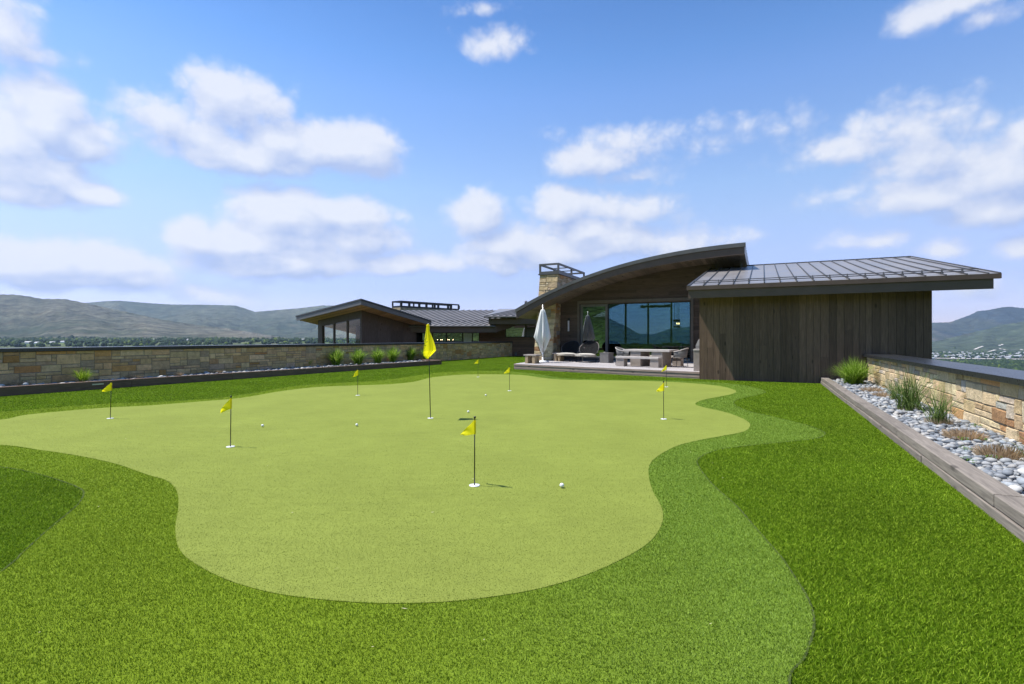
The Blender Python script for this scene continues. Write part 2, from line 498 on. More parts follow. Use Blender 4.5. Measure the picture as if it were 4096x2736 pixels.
# ================================================================== TURF
green_px = [(0, 1680), (97, 1662), (230, 1648), (419, 1632.5), (598, 1623), (802, 1607), (971, 1591.6), (1128, 1565), (1271, 1549), (1409, 1543), (1552, 1538), (1654, 1528), (1726, 1511), (1818, 1501), (1910, 1498), (2022, 1498.5), (2099, 1502), (2170, 1512), (2250, 1519), (2417, 1522), (2596, 1525), (2745, 1532), (2865, 1543), (2925, 1556), (2945, 1567), (2925, 1578), (2865, 1590), (2805, 1603), (2782, 1618), (2817, 1631), (2894, 1648), (2954, 1668), (2993, 1689), (3000, 1707), (2975, 1728), (2894, 1745), (2805, 1761), (2716, 1783), (2656, 1811), (2614, 1841), (2596, 1870), (2596, 1913), (2611, 1966), (2634, 2008), (2650, 2044), (2650, 2092), (2626, 2139), (2590, 2178), (2530, 2218), (2430, 2268), (2321, 2312), (2200, 2348), (2059, 2378), (1832, 2408), (1600, 2418), (1400, 2412), (1193, 2392), (1043, 2365), (894, 2318), (775, 2255), (721, 2207), (704, 2156), (702, 2103), (712, 2043), (713, 1989), (697, 1950), (660, 1922), (588, 1901), (460, 1857), (307, 1824), (153, 1801), (0, 1782)]
green_pts = [tuple(G(x, y)[:2]) for x, y in green_px] + [(-7.9, 7.1), (-9.1, 7.35), (-10.4, 8.0), (-10.9, 8.9), (-10.2, 9.35)]
GREEN = curve_pts(green_pts, 6)

fr_px = [(0, 1648), (204, 1632), (419, 1615.5), (598, 1609.5), (818, 1597), (971, 1579), (1124, 1553.5), (1200, 1543), (1307, 1535), (1511, 1522.7), (1613, 1510.5), (1716, 1495), (1818, 1487), (1945, 1484), (2000, 1485), (2089, 1490), (2179, 1501), (2240, 1511.5), (2417, 1519), (2596, 1521), (2775, 1526), (2894, 1532.5), (2984, 1543), (3043, 1558), (3062, 1569), (3037, 1579), (2984, 1590), (2948, 1600), (2935, 1613), (2954, 1629), (3002, 1647), (3103, 1671), (3192, 1692), (3252, 1710), (3294, 1728), (3298, 1741), (3264, 1755), (3163, 1767), (3014, 1782), (2894, 1797), (2823, 1818), (2792, 1840), (2791, 1860), (2817, 1901), (2865, 1954), (2942, 2022), (3014, 2104), (3091, 2193), (3122, 2227), (3180, 2312), (3236, 2406), (3255, 2478), (3251, 2540), (3216, 2637), (3158, 2716)]
fr_pts = [tuple(G(x, y)[:2]) for x, y in fr_px] + [(1.1, 2.0), (0.7, 1.2), (-1.2, 0.6), (-2.6, 1.6)]
fr2_px = [(0, 2293), (89, 2215), (179, 2133), (291, 2039), (322, 2006), (335, 1972), (312, 1952), (245, 1926), (128, 1892), (0, 1870)]
fr_pts += [tuple(G(x, y)[:2]) for x, y in fr2_px] + [(-7.2, 6.3), (-9.5, 6.4), (-11.4, 7.4), (-12.0, 9.0), (-11.2, 10.2)]
FRINGE = curve_pts(fr_pts, 6)

# lawn outline: between the two timber curbs, back to the house
CURB_R_T = 1.73
CL0, CL1 = Vector((-13.07, 13.19)), Vector((-4.07, 29.2))      # front line of the curb by the long wall
cld = (CL1 - CL0).normalized()
CLs = CL0 - cld * 24
LWALL_T = -18.75
DECK = [(-10.72, 22.36), (-2.03, 20.0), (-2.03, 27.9), (-11.5, 27.9), (-11.0, 24.3)]
lawn = [tuple(H(CURB_R_T + 0.1, -9)[:2]), tuple(H(CURB_R_T + 0.1, 19.9)[:2]), tuple(H(-2.03, 19.9)[:2]), tuple(H(-2.03, 27.8)[:2]), (2.5, 43.05), tuple(H(LWALL_T - 0.05, 40.2)[:2]), tuple(H(LWALL_T - 0.05, 26)[:2]), tuple((CL0 + cld * 3 + Vector((-0.1, 0.05)))[:2]), tuple(CLs)]
LAWN = lawn

def sheet(name, poly, z, mat, label=None):
    mb = MB(); mb.quad(*[(p[0], p[1], z) for p in poly])
    o = mb.build(name, mat)
    o['kind'] = 'structure'
    import bmesh
    bm = bmesh.new(); bm.from_mesh(o.data); bmesh.ops.triangulate(bm, faces=bm.faces[:]); 
    bmesh.ops.recalc_face_normals(bm, faces=bm.faces[:])
    if bm.faces and sum(f.normal.z for f in bm.faces) < 0: bmesh.ops.reverse_faces(bm, faces=bm.faces[:])
    bm.to_mesh(o.data); bm.free()
    return o

sheet('lawn', LAWN, 0.0, M['lawn'])
sheet('fringe_path', FRINGE, 0.004, M['fringe'])
sheet('putting_green', GREEN, 0.008, M['green'])
# garden soil beneath everything
mb = MB(); mb.quad(H(-20, -12, -0.06), H(3.6, -12, -0.06), H(3.6, 19.9, -0.06), H(7.5, 19.9, -0.06), H(7.5, 52, -0.06), H(-40, 40, -0.06), H(-20, 20, -0.06))
gr = mb.build('ground', simple('soil', (0.07, 0.055, 0.035), 0.9, scale=3)); gr['kind'] = 'structure'

def blades(name, test, dens, hgt, wid, lean, mat, bands, z0=0.0):
    Vs, Fs = [], []; cnt = 0
    for (y0, y1, dmul, wmul, hmul) in bands:
        x0, x1 = -1.06 * y1 - 0.2, 1.06 * y1 + 0.2
        num = int((x1 - x0) * (y1 - y0) * dens * dmul)
        X = rng.uniform(x0, x1, num); Y = rng.uniform(y0, y1, num)
        k = np.abs(X) < 1.06 * Y + 0.25
        X, Y = X[k], Y[k]
        k = test(X, Y); X, Y = X[k], Y[k]
        m_ = len(X)
        if not m_: continue
        h = hgt * hmul * rng.uniform(0.6, 1.15, m_); w = wid * wmul * rng.uniform(0.6, 1.3, m_)
        a = rng.uniform(0, 2 * PI, m_); la = rng.uniform(0, 2 * PI, m_); l = lean * h * rng.uniform(0.2, 1.4, m_)
        dx, dy = np.cos(a) * w / 2, np.sin(a) * w / 2
        b0 = np.stack([X - dx, Y - dy, np.full(m_, z0)], 1); b1 = np.stack([X + dx, Y + dy, np.full(m_, z0)], 1)
        mx_, my_ = X + np.cos(la) * l * 0.35, Y + np.sin(la) * l * 0.35
        c0 = np.stack([mx_ - dx * 0.8, my_ - dy * 0.8, z0 + h * 0.6], 1); c1 = np.stack([mx_ + dx * 0.8, my_ + dy * 0.8, z0 + h * 0.6], 1)
        tp = np.stack([X + np.cos(la) * l, Y + np.sin(la) * l, z0 + h], 1)
        Vs.append(np.stack([b0, b1, c1, c0, tp], 1).reshape(-1, 3))
        idx = cnt + np.arange(m_)[:, None] * 5
        Fs.append(np.concatenate([idx + np.array([0, 1, 2]), idx + np.array([0, 2, 3]), idx + np.array([3, 2, 4])], 0))
        cnt += m_ * 5
    o = np_obj(name, np.concatenate(Vs), np.concatenate(Fs), mat)
    o['kind'] = 'stuff'
    return o

def in_lawn(X, Y):
    t = X * DX + Y * DY; nn = X * VX + Y * VY
    ok = inside(LAWN, X, Y) & ~inside(FRINGE, X, Y)
    dk = inside(DECK, t, nn)
    return ok & ~dk
def in_fringe(X, Y):
    return inside(FRINGE, X, Y) & ~inside(GREEN, X, Y)
def in_green(X, Y):
    return inside(GREEN, X, Y)

def fall(y0, y1, k, p, q):
    es = np.geomspace(y0, y1, k + 1); res = []
    for a, b in zip(es, es[1:]):
        d = max(1.0, (a + b) / 2 / 3.6)
        res.append((a, b, d ** -p, d ** q, 1.0))
    return res
B_L = fall(1.9, 42, 60, 1.45, 0.72)
o = blades('lawn_grass', in_lawn, 27000, 0.0185, 0.0033, 1.1, M['lawn_blade'], B_L)
tag(o, 'thick bright green artificial turf around the fringe of the putting green', 'grass')
o = blades('fringe_grass', in_fringe, 24000, 0.0135, 0.0029, 0.8, M['fringe_blade'], fall(1.9, 27, 50, 1.6, 0.72), 0.004)
tag(o, 'medium height fringe turf curving around the pale putting green', 'grass')
o = blades('green_grass', in_green, 13000, 0.0055, 0.0026, 0.7, M['green_blade'], [(a, b, d * max(0.0, 1 - ((a + b) / 2 - 2.6) / 9.0) ** 1.5, w, h) for a, b, d, w, h in fall(2.6, 11.6, 40, 1.7, 0.5)], 0.008)
tag(o, 'short pale nap of the putting green', 'grass')

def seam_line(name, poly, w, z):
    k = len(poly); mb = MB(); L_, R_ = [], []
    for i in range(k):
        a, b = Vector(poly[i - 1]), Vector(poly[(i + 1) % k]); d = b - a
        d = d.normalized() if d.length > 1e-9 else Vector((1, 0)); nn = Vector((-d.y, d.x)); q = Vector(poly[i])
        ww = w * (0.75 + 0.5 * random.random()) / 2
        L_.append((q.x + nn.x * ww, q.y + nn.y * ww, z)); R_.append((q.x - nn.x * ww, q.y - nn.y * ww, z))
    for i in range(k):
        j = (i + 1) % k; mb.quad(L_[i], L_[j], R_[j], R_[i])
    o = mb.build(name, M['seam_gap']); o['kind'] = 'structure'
M['seam_gap'] = simple('turf joint', (0.045, 0.065, 0.009), 0.95, var=0.5, scale=30)  # flat strip over the joint, the turf edge's thin shadow painted dark
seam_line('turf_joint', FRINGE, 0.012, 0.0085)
mb = MB(); r = random.Random(77)
for k in range(70):
    y = 2.4 + 14 * r.random() ** 1.6; x = r.uniform(-0.95, 0.95) * y
    if x > 0.3 * y + 0.6: continue
    a = r.uniform(0, 6.28); L = r.uniform(0.006, 0.022); w = r.uniform(0.0015, 0.004); c_, s_ = math.cos(a), math.sin(a); z = 0.019
    mb.quad((x - c_ * L, y - s_ * L, z), (x + s_ * w, y - c_ * w, z + .002), (x + c_ * L, y + s_ * L, z + .001), (x - s_ * w, y + c_ * w, z))
o = mb.build('leaf_litter', simple('dry leaf flecks', (0.55, 0.50, 0.30), 0.9, var=0.3)); tag(o, 'a few pale dry flecks lying on the turf', 'litter', None, 'stuff')

# ================================================================== PUTTING THINGS
def cup_proto():
    c = thing('golf_hole', 'tmp', 'golf hole')
    mb = MB(); mb.lathe([(0.047, 0.004), (0.054, 0.004), (0.054, -0.004), (0.047, -0.004), (0.047, 0.004)], 28); mb.build('rim', M['white'], c, True)
    mb = MB(); mb.lathe([(0.047, 0.002), (0.040, 0.0005), (0.009, 0.0005), (0.009, 0.004), (0.0, 0.004)], 28); mb.build('cup', M['white'], c, True)
    return c

def small_flag_mesh(seed, w=0.125, drop=0.10):
    r = random.Random(seed); mb = MB(); nu, nv = 12, 12
    hgt = 0.145; pts = []
    for i in range(nu + 1):
        u = i / nu
        for j in range(nv + 1):
            v = j / nv
            # triangular pennant: attached edge vertical, falling away from the pole
            z_top = 0 - (drop + 0.085) * u ** 1.15
            z_bot = -hgt - (drop + 0.085 - hgt + 0.012) * u ** 1.6
            z = z_top + (z_bot - z_top) * v - 0.012 * math.sin(PI * u) * (v)
            x = -w * (u ** 0.95) * (1 - 0.10 * v * (1 - u))
            y = 0.015 * math.sin(u * 5.2 + v * 1.5 + seed) * u ** 0.6 + 0.007 * math.sin(v * 6 + u * 9 + seed * 2) * u
            pts.append((x, y, z))
    for i in range(nu):
        for j in range(nv):
            a = i * (nv + 1) + j
            mb.quad(pts[a], pts[a + nv + 1], pts[a + nv + 2], pts[a + 1])
    # sleeve round the stick
    mb.lathe([(0.0075, 0.0), (0.0085, -0.02), (0.0085, -hgt + 0.02), (0.008, -hgt)], 10)
    return mb

SF_H = 0.70
def flagstick(base_px, label, seed, rz=0.0, lean=(0, 0), w=0.125, drop=0.10, hgt=SF_H):
    rz = -math.atan2(base_px[0] - CX, F) - 0.66 - 0.06 * (seed % 4)     # all hang from the same light breeze
    p = G(*base_px); p.z = 0.008
    f = thing('putting_flag', label, 'golf flag', p, 0, 'small yellow putting flags')
    f.rotation_euler = (lean[1], lean[0], 0)
    mb = MB(); mb.tube([(0, 0, 0), (0, 0, hgt - 0.02)], [0.0062, 0.0052], 10); mb.build('stick', M['black'], f, True)
    mb = MB(); mb.lathe([(0.006, -0.028), (0.007, -0.012), (0.011, -0.004), (0.0125, 0.004), (0.010, 0.009), (0.0, 0.010)], 14, (0, 0, hgt - 0.008)); mb.build('knob', M['black'], f, True)
    fl = small_flag_mesh(seed, w, drop).build('flag', M['yellow'], f, True)
    fl.location = (0, 0, hgt - 0.034); fl.rotation_euler = (0, 0, rz); fl.scale = (1.5, 1.3, 1.0)
    return f

flags = [
    ((441, 1676), 'small yellow flag nearest the long stone wall, by the far edge of the putting green', 1, -0.72, (0.030, 0), 0.115, 0.08),
    ((922, 1790), 'small yellow flag with a long trailing tip beside a lone golf ball', 2, -0.75, (0.01, 0), 0.13, 0.12),
    ((1431, 1583), 'small yellow flag in front of the row of bushy grass clumps by the timber curb', 3, -0.70, (0, 0), 0.13, 0.10),
    ((1912, 1509), 'farthest small yellow flag, seen before the far lawn next to the tall flagstick', 4, -0.75, (0.006, 0), 0.12, 0.06),
    ((2038, 1564.7), 'small yellow flag before the corner of the raised deck with the wooden stool', 5, 0.3, (0, 0), 0.13, 0.08),
    ((1898, 1946), 'largest of the small yellow flags, its hole nearest to the camera on the open green', 6, -0.70, (0.004, 0), 0.125, 0.08),
    ((2655, 1678.5), 'small yellow flag by the pinched bay of the green before the board wall', 7, -0.85, (-0.008, 0), 0.12, 0.08),
    ((2666, 1549), 'small yellow flag standing just below the deck with the concrete dining table', 8, -0.75, (-0.004, 0), 0.125, 0.12),
]
cup0 = cup_proto(); first = True
cup_lab = ['white hole cup of the flag closest to the long stone wall', 'white hole cup of the flag near a lone golf ball on the wall side', 'white hole cup of the flag before the row of bushy grass clumps', 'white hole cup of the farthest small flag before the far lawn', 'white hole cup of the flag before the deck corner with the stool', 'widest white hole cup, of the small flag nearest the camera', 'white hole cup of the flag beside the pinched bay of the green', 'white hole cup of the flag just below the deck and dining table']
for i, a in enumerate(flags):
    flagstick(*a)
    c = cup0 if first else dup(cup0); first = False
    q = G(*a[0]); c.location = (q.x, q.y, 0.0115)
    tag(c, cup_lab[i], 'golf hole', 'white hole cups in the green')

# tall flag
p = G(1722, 1675); p.z = 0.008
tf = thing('golf_flag', 'tall black flagstick with a long limp yellow flag bearing a black script mark', 'golf flag', p)
tf.rotation_euler = (0, -0.024, 0)
TH = 1.752
mb = MB(); mb.tube([(0, 0, 0), (0, 0, TH)], [0.0085, 0.0065], 10); mb.build('stick', M['black'], tf, True)
mb = MB(); mb.lathe([(0.007, 0.0), (0.009, 0.006), (0.007, 0.014), (0, 0.016)], 12, (0, 0, TH)); mb.build('knob', M['white'], tf, True)
# limp cloth outline, measured from the photograph (metres left/right of the stick, metres below the top)
L_ = [(0.0, -0.030), (0.12, -0.042), (0.28, -0.060), (0.42, -0.072), (0.52, -0.080), (0.575, -0.070), (0.605, -0.048), (0.628, -0.022)]
R_ = [(0.0, 0.024), (0.12, 0.024), (0.20, 0.050), (0.30, 0.085), (0.40, 0.110), (0.482, 0.120), (0.53, 0.070), (0.60, 0.0), (0.628, -0.020)]
def interp(tab, z):
    for (z0, x0), (z1, x1) in zip(tab, tab[1:]):
        if z <= z1: return x0 + (x1 - x0) * (z - z0) / (z1 - z0)
    return tab[-1][1]
def flag_surf(u, z):
    a, b = interp(L_, z), interp(R_, z)
    x = a + (b - a) * u
    k = min(1, z / 0.25)
    y = -0.016 - 0.020 * math.sin(u * 9.5 + z * 2.0) * k - 0.018 * k * math.sin(u * PI) + 0.11 * k * min(1, z / 0.5) * (2 * u - 1.1)
    return (x, y, TH - 0.012 - z)
mb = MB(); nu, nv = 26, 34
P = [[flag_surf(i / nu, 0.628 * j / nv) for i in range(nu + 1)] for j in range(nv + 1)]
for j in range(nv):
    for i in range(nu): mb.quad(P[j][i], P[j + 1][i], P[j + 1][i + 1], P[j][i + 1])
mb.tube([(0, 0.0, TH - 0.0), (0, 0.0, TH - 0.55)], 0.0105, 10)
mb.lathe([(0.0, 0.0), (0.027, -0.004), (0.026, -0.03)], 12, (-0.003, -0.008, TH - 0.004))
fl = mb.build('flag', M['yellow'], tf, True)
# black mark on the cloth, strokes laid on the fabric: a swash, a fleck, small slanted letters, a thin tail
PXM = 8.11 / 1675 * 0 + (9.6 / F) / 9.225     # crop pixel -> metres on the flag
def mk(cx, cy):
    """crop pixel (1660,1280 @9.225) -> point just proud of the cloth"""
    x = (cx - 525) * PXM; z = (cy - 150) * PXM
    a, b = interp(L_, z), interp(R_, z)
    u = min(max((x - a) / (b - a), 0.02), 0.98)
    q = flag_surf(u, z)
    return Vector((q[0], q[1] - 0.004, q[2]))
mb = MB()
def stroke(pts, w):
    pts = [mk(*q) for q in pts]
    for a, b in zip(pts, pts[1:]):
        d = (b - a); nrm = Vector((-d.z, 0, d.x)).normalized() * w
        mb.quad(a - nrm, b - nrm, b + nrm, a + nrm)
stroke([(392, 708), (430, 675), (472, 650)], 0.0030)
stroke([(452, 796), (478, 786), (500, 772)], 0.0042)
stroke([(384, 790), (396, 782)], 0.003)
mb.build('swash', M['black'], fl); mb = MB()
stroke([(366, 830), (372, 858), (388, 866)], 0.003); stroke([(390, 822), (408, 832)], 0.003)
stroke([(412, 858), (428, 872)], 0.0036); stroke([(380, 902), (392, 918)], 0.0038)
stroke([(430, 900), (424, 920), (440, 936), (456, 926), (450, 904), (432, 898)], 0.0030)
stroke([(374, 974), (392, 1006), (410, 1034)], 0.0016); stroke([(428, 952), (440, 980)], 0.0014)
ink = mb.build('lettering', M['black'], fl)
c = dup(cup0); c.location = (G(1722, 1675).x, G(1722, 1675).y, 0.0115)
tag(c, 'white hole cup at the foot of the tall flagstick', 'golf hole', 'white hole cups in the green')

# golf balls
balls = [((1050, 1703), 'white golf ball beside the flag with the trailing tip'), ((1427, 1700), 'white golf ball alone between the tall flagstick and the wall side'), ((1873, 1647), 'white golf ball just behind the tip of the nearest small flag'), ((1943, 1581), 'farthest white golf ball, on the green before the deck'), ((2247.5, 1942.6), 'largest white golf ball, alone on the open green nearest the camera')]
ballm, n = new_mat('golf ball')
vo = n.add('ShaderNodeTexVoronoi'); n.put(vo.inputs['Vector'], n.objc()); vo.inputs['Scale'].default_value = 260
setb(n, (0.82, 0.82, 0.80), 0.3, normal=n.bump(n.maprange(vo.outputs['Distance'], 0, 0.45, 0, 1), 0.25, 0.001))
b0 = None
for (px, lab) in balls:
    q = G(px[0], px[1] + 0, 0.03)
    if b0 is None:
        mb = MB(); R = 0.0225
        mb.lathe([(max(1e-5, R * math.sin(PI * k / 16)), -R * math.cos(PI * k / 16)) for k in range(17)], 24)
        b0 = mb.build('golf_ball', ballm, None, True); b = b0
    else: b = dup(b0)
    b.location = (q.x, q.y, 0.008 + 0.0225 + 0.003); b.rotation_euler = (random.random() * 6, random.random() * 6, 0)
    tag(b, lab, 'golf ball', 'golf balls on the green')

# ================================================================== STONE WORK
PAL = [(0.55, 0.41, 0.23), (0.60, 0.46, 0.28), (0.50, 0.37, 0.21), (0.64, 0.52, 0.33), (0.46, 0.39, 0.28), (0.40, 0.36, 0.30), (0.50, 0.29, 0.13), (0.36, 0.20, 0.10), (0.58, 0.47, 0.31), (0.53, 0.42, 0.26), (0.33, 0.305, 0.27)]
PAL_SHADE_LIFT = [(0.72 * a + 0.20, 0.72 * b + 0.105, 0.72 * c + 0.02) for a, b, c in PAL]  # browner stones, also brightened and warmed to lift the wall's shade
PW = [14, 14, 12, 12, 8, 7, 6, 3, 12, 12, 4]
def ashlar(mb, L, Z, fn, cell=0.115, seed=1, wmax=6, depth=0.017, big=1.0, pal=PAL, pw=PW):
    """random coursed stones over an L x Z face; fn(s, z, out) -> world point"""
    r = random.Random(seed)
    nx = max(2, int(round(L / cell))); nz = max(2, int(round(Z / (cell * 0.85))))
    cx, cz = L / nx, Z / nz
    used = [[False] * nx for _ in range(nz)]
    for j in range(nz):
        for i in range(nx):
            if used[j][i]: continue
            w = r.choice([2, 3, 3, 4, 4, 5, wmax]); h = r.choices([1, 2, 3], [5, 4, 1.2 * big])[0]
            ww = 0
            while ww < w and i + ww < nx and not used[j][i + ww]: ww += 1
            if i + ww < nx and nx - (i + ww) == 1 and not used[j][i + ww]: ww += 1
            h = min(h, nz - j, max(1, int(math.ceil(ww / 1.9))))
            hh = 1
            while hh < h and all(not used[j + hh][i + k] for k in range(ww)): hh += 1
            for a in range(hh):
                for b in range(ww): used[j + a][i + b] = True
            g = 0.0045
            s0, s1, z0, z1 = i * cx + g, (i + ww) * cx - g, j * cz + g, (j + hh) * cz - g
            o = depth * r.uniform(0.2, 1.0)
            base = r.choices(pal, pw)[0]; k = r.uniform(0.82, 1.18)
            mb.cur = tuple(min(1, c * k * r.uniform(0.96, 1.04)) for c in base)
            jt = lambda: r.uniform(-0.006, 0.006)
            b_ = 0.012
            A = [(s0 + jt(), z0 + jt()), (s1 + jt(), z0 + jt()), (s1 + jt(), z1 + jt()), (s0 + jt(), z1 + jt())]
            Bk = [fn(s, z, -0.01) for s, z in A]
            Fr = [fn(s + (b_ if q in (0, 3) else -b_), z + (b_ if q in (0, 1) else -b_), o + r.uniform(-0.008, 0.008)) for q, (s, z) in enumerate(A)]
            i0 = len(mb.v)
            mb.v.extend([tuple(x) for x in Bk + Fr])
            for f in ((4, 5, 6, 7), (0, 1, 5, 4), (1, 2, 6, 5), (2, 3, 7, 6), (3, 0, 4, 7)):
                mb.f.append(tuple(i0 + q for q in f)); mb.c.append(mb.cur)
    mb.cur = (1, 1, 1)

def low_wall(label, t_face, n0, n1, z_top, cap_w, side, ov=0.07, capth=0.085, seed=3, wall_back=None):
    """side=+1: stones face -t (sunny wall); side=-1: stones face +t"""
    w = thing('stone_wall', label, 'garden wall', H(t_face, (n0 + n1) / 2))
    w.location = (0, 0, 0)
    zc = z_top - capth
    L = n1 - n0
    mb = MB()
    ashlar(mb, L, zc + 0.1, lambda s, z, o: H(t_face - side * o, n0 + s, z - 0.1), 0.12, seed, pal=PAL if side > 0 else PAL_SHADE_LIFT)
    mb.build('stone_facing', M['stone'], w)
    tb = t_face + side * (cap_w - ov * 2)
    mb = MB(); lo, hi = sorted((t_face + side * 0.004, tb))
    mb.box((lo, n0, -0.1), (hi, n1 - 0.004, zc - 0.003), lambda t, n, z: H(t, n, z)); mb.build('core', M['mortar'], w)
    # coping in slabs
    mb = MB(); k = max(1, int(L / 2.6)); sl = L / k
    a, b = sorted((t_face - side * ov, t_face + side * (cap_w - ov)))
    for i in range(k):
        mb.box((a, n0 + i * sl + 0.002, zc), (b, n0 + (i + 1) * sl - 0.002, z_top), lambda t, n, z: H(t, n, z))
    mb.build('coping', M['cap'], w, bevel=0.006)
    return w

low_wall('sunlit tan stone wall with a broad black coping beside the pebble bed', 3.0, -6.0, 19.74, 0.99, 0.79, +1, ov=0.12, seed=5)
low_wall('long shaded brown stone wall under a black coping, with grass clumps at its foot', LWALL_T, -8.0, 40.3, 1.215, 1.1, -1, ov=0.06, capth=0.10, seed=9)

# ------------------------------------------------------------------ planters
def sleeper_run(mb, a, b, outv, width, z0, z1, piece=2.9, seed=1, gap=0.004):
    """timbers from a to b (plan), thickness 'width' on the side of outv"""
    r = random.Random(seed); L = (b - a).length; d = (b - a) / L; s = 0.0
    first = r.uniform(0.8, piece)
    while s < L - 1e-6:
        e = min(L, s + (first if s == 0 else piece)); first = piece
        if L - e < 0.5: e = L
        j = r.uniform(-0.006, 0.006); k = r.uniform(-0.005, 0.005)
        p0, p1 = a + d * (s + gap), a + d * (e - gap)
        q0, q1 = p0 + outv * (width + k), p1 + outv * (width + k)
        p0 = p0 + outv * j; p1 = p1 + outv * j
        mb.prism([tuple(p0), tuple(p1), tuple(q1), tuple(q0)], z0 + 0.002, z1 - 0.002 + r.uniform(-0.003, 0.003))
        s = e

def fix_local(ob, t_axis=(DX, DY)):
    """turn the object's local axes along the house so that wood grain follows its boards"""
    a = math.atan2(DY, DX)
    R = Matrix.Rotation(a, 4, 'Z')
    ob.data.transform(R.inverted()); ob.matrix_local = R @ ob.matrix_local if ob.parent is None else R
    return ob

def V2(v): return Vector((v[0], v[1]))
pl = thing('timber_planter', 'sunlit two-course timber curb holding grey river stones along the tan wall', 'planter')
mb = MB()
sleeper_run(mb, V2(H(CURB_R_T, -6)), V2(H(CURB_R_T, 19.72)), V2(H(1, 0)), 0.205, 0.095, 0.205, 3.4, 4)
o = fix_local(mb.build('top_timber', M['sleeper'], pl, bevel=0.008))
mb = MB()
sleeper_run(mb, V2(H(CURB_R_T - 0.018, -6)), V2(H(CURB_R_T - 0.018, 19.72)), V2(H(1, 0)), 0.205, -0.02, 0.092, 3.1, 8)
o = fix_local(mb.build('base_timber', M['sleeper'], pl, bevel=0.008))
mb = MB(); mb.box((CURB_R_T + 0.2, -6, -0.02), (3.0, 19.7, 0.12), lambda t, n, z: H(t, n, z)); mb.build('soil', simple('planter grit', (0.085, 0.085, 0.088), 0.9, scale=30), pl)

pl2 = thing('timber_planter', 'long dark timber curb in shade below the shaded stone wall, returning at the far end', 'planter')
nrm = Vector((-cld.y, cld.x))
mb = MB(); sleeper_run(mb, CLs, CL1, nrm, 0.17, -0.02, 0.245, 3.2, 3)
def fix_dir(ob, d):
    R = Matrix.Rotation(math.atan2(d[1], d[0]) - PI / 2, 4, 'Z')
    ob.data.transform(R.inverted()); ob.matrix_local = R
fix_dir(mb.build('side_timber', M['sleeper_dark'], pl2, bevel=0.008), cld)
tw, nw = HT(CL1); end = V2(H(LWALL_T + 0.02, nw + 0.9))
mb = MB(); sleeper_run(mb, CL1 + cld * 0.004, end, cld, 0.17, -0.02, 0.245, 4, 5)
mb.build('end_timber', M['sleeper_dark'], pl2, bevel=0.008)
bw = V2(H(LWALL_T + 0.01, HT(CLs)[1]))
mb = MB(); mb.prism([tuple(CLs + nrm * 0.16), tuple(CL1 + nrm * 0.16), tuple(end), tuple(bw)], -0.02, 0.17); mb.build('soil', simple('planter soil', (0.09, 0.085, 0.08), 0.9, scale=30), pl2)
q = G(611, 1535, 0.17)
a_ = CL0 + cld * ((q.y - CL0.y) / cld.y) - nrm * 0.012
mb = MB(); e1 = a_ - cld * 0.14; e2 = a_ + cld * 0.14
mb.prism([tuple(e1), tuple(e2), tuple(e2 + nrm * 0.03), tuple(e1 + nrm * 0.03)], 0.14, 0.175); mb.build('step_light', M['pole'], pl2)

# ------------------------------------------------------------------ river stones
def pebble_template(seed):
    import bmesh
    r = random.Random(seed); bm = bmesh.new(); bmesh.ops.create_icosphere(bm, subdivisions=2, radius=1)
    for v in bm.verts:
        k = 1 + 0.10 * math.sin(v.co.x * 2.1 + seed) + 0.07 * math.sin(v.co.y * 3.1 + seed * 2)
        v.co = Vector((v.co.x * k, v.co.y * k * 0.78, v.co.z * 0.50))
    V = np.array([v.co[:] for v in bm.verts]); Fa = np.array([[v.index for v in f.verts] for f in bm.faces]); bm.free()
    return V, Fa
TPL = [pebble_template(s) for s in range(5)]
def place_stones(count, region, zbase, rmin, rmax):
    res = []; grid = {}
    for _ in range(count * 6):
        if len(res) >= count: break
        x, y = region()
        r = random.uniform(rmin, rmax) * (1.25 if random.random() < 0.12 else 1)
        g = (int(x / 0.1), int(y / 0.1)); ok = True
        for a in (-1, 0, 1):
            for b in (-1, 0, 1):
                for (x2, y2, r2) in grid.get((g[0] + a, g[1] + b), ()):
                    if (x - x2) ** 2 + (y - y2) ** 2 < (0.62 * (r + r2)) ** 2: ok = False
        if ok or random.random() < 0.05:
            z = zbase + r * 0.28 + (0 if ok else r * 0.5) + random.uniform(-0.012, 0.012)
            grid.setdefault(g, []).append((x, y, r))
            res.append((x, y, z, r))
    return res
def reg_r():
    return tuple(H(random.uniform(CURB_R_T + 0.225, 2.965), 3.2 + 16.3 * random.random() ** 1.25)[:2])
st = place_stones(5400, reg_r, 0.12, 0.025, 0.057)
vis = [s for s in st if s[1] > 3.6 and s[0] < 1.0 * s[1] + 0.1]
rest_l = [s for s in st if not (s[1] > 3.6 and s[0] < 1.0 * s[1] + 0.1)]
vis.sort(key=lambda s: -s[3] / s[1])
near, rest = vis[:300], vis[300:] + rest_l
pm = []
for V, Fa in TPL:
    me = bpy.data.meshes.new('river_stone'); me.from_pydata(V.tolist(), [], Fa.tolist()); me.materials.append(M['pebble'])
    for p_ in me.polygons: p_.use_smooth = True
    pm.append(me)
for i, (x, y, z, r) in enumerate(near):
    o = bpy.data.objects.new('river_stone', pm[i % 5]); COL.objects.link(o)
    o.location = (x, y, z); o.scale = (r, r, r * random.uniform(0.85, 1.25)); o.rotation_euler = (random.uniform(-0.3, 0.3), random.uniform(-0.3, 0.3), random.uniform(0, 6.28))
    tag(o, 'smooth river stone lying in the near part of the sunlit pebble bed', 'stone', 'river stones in the sunlit bed')
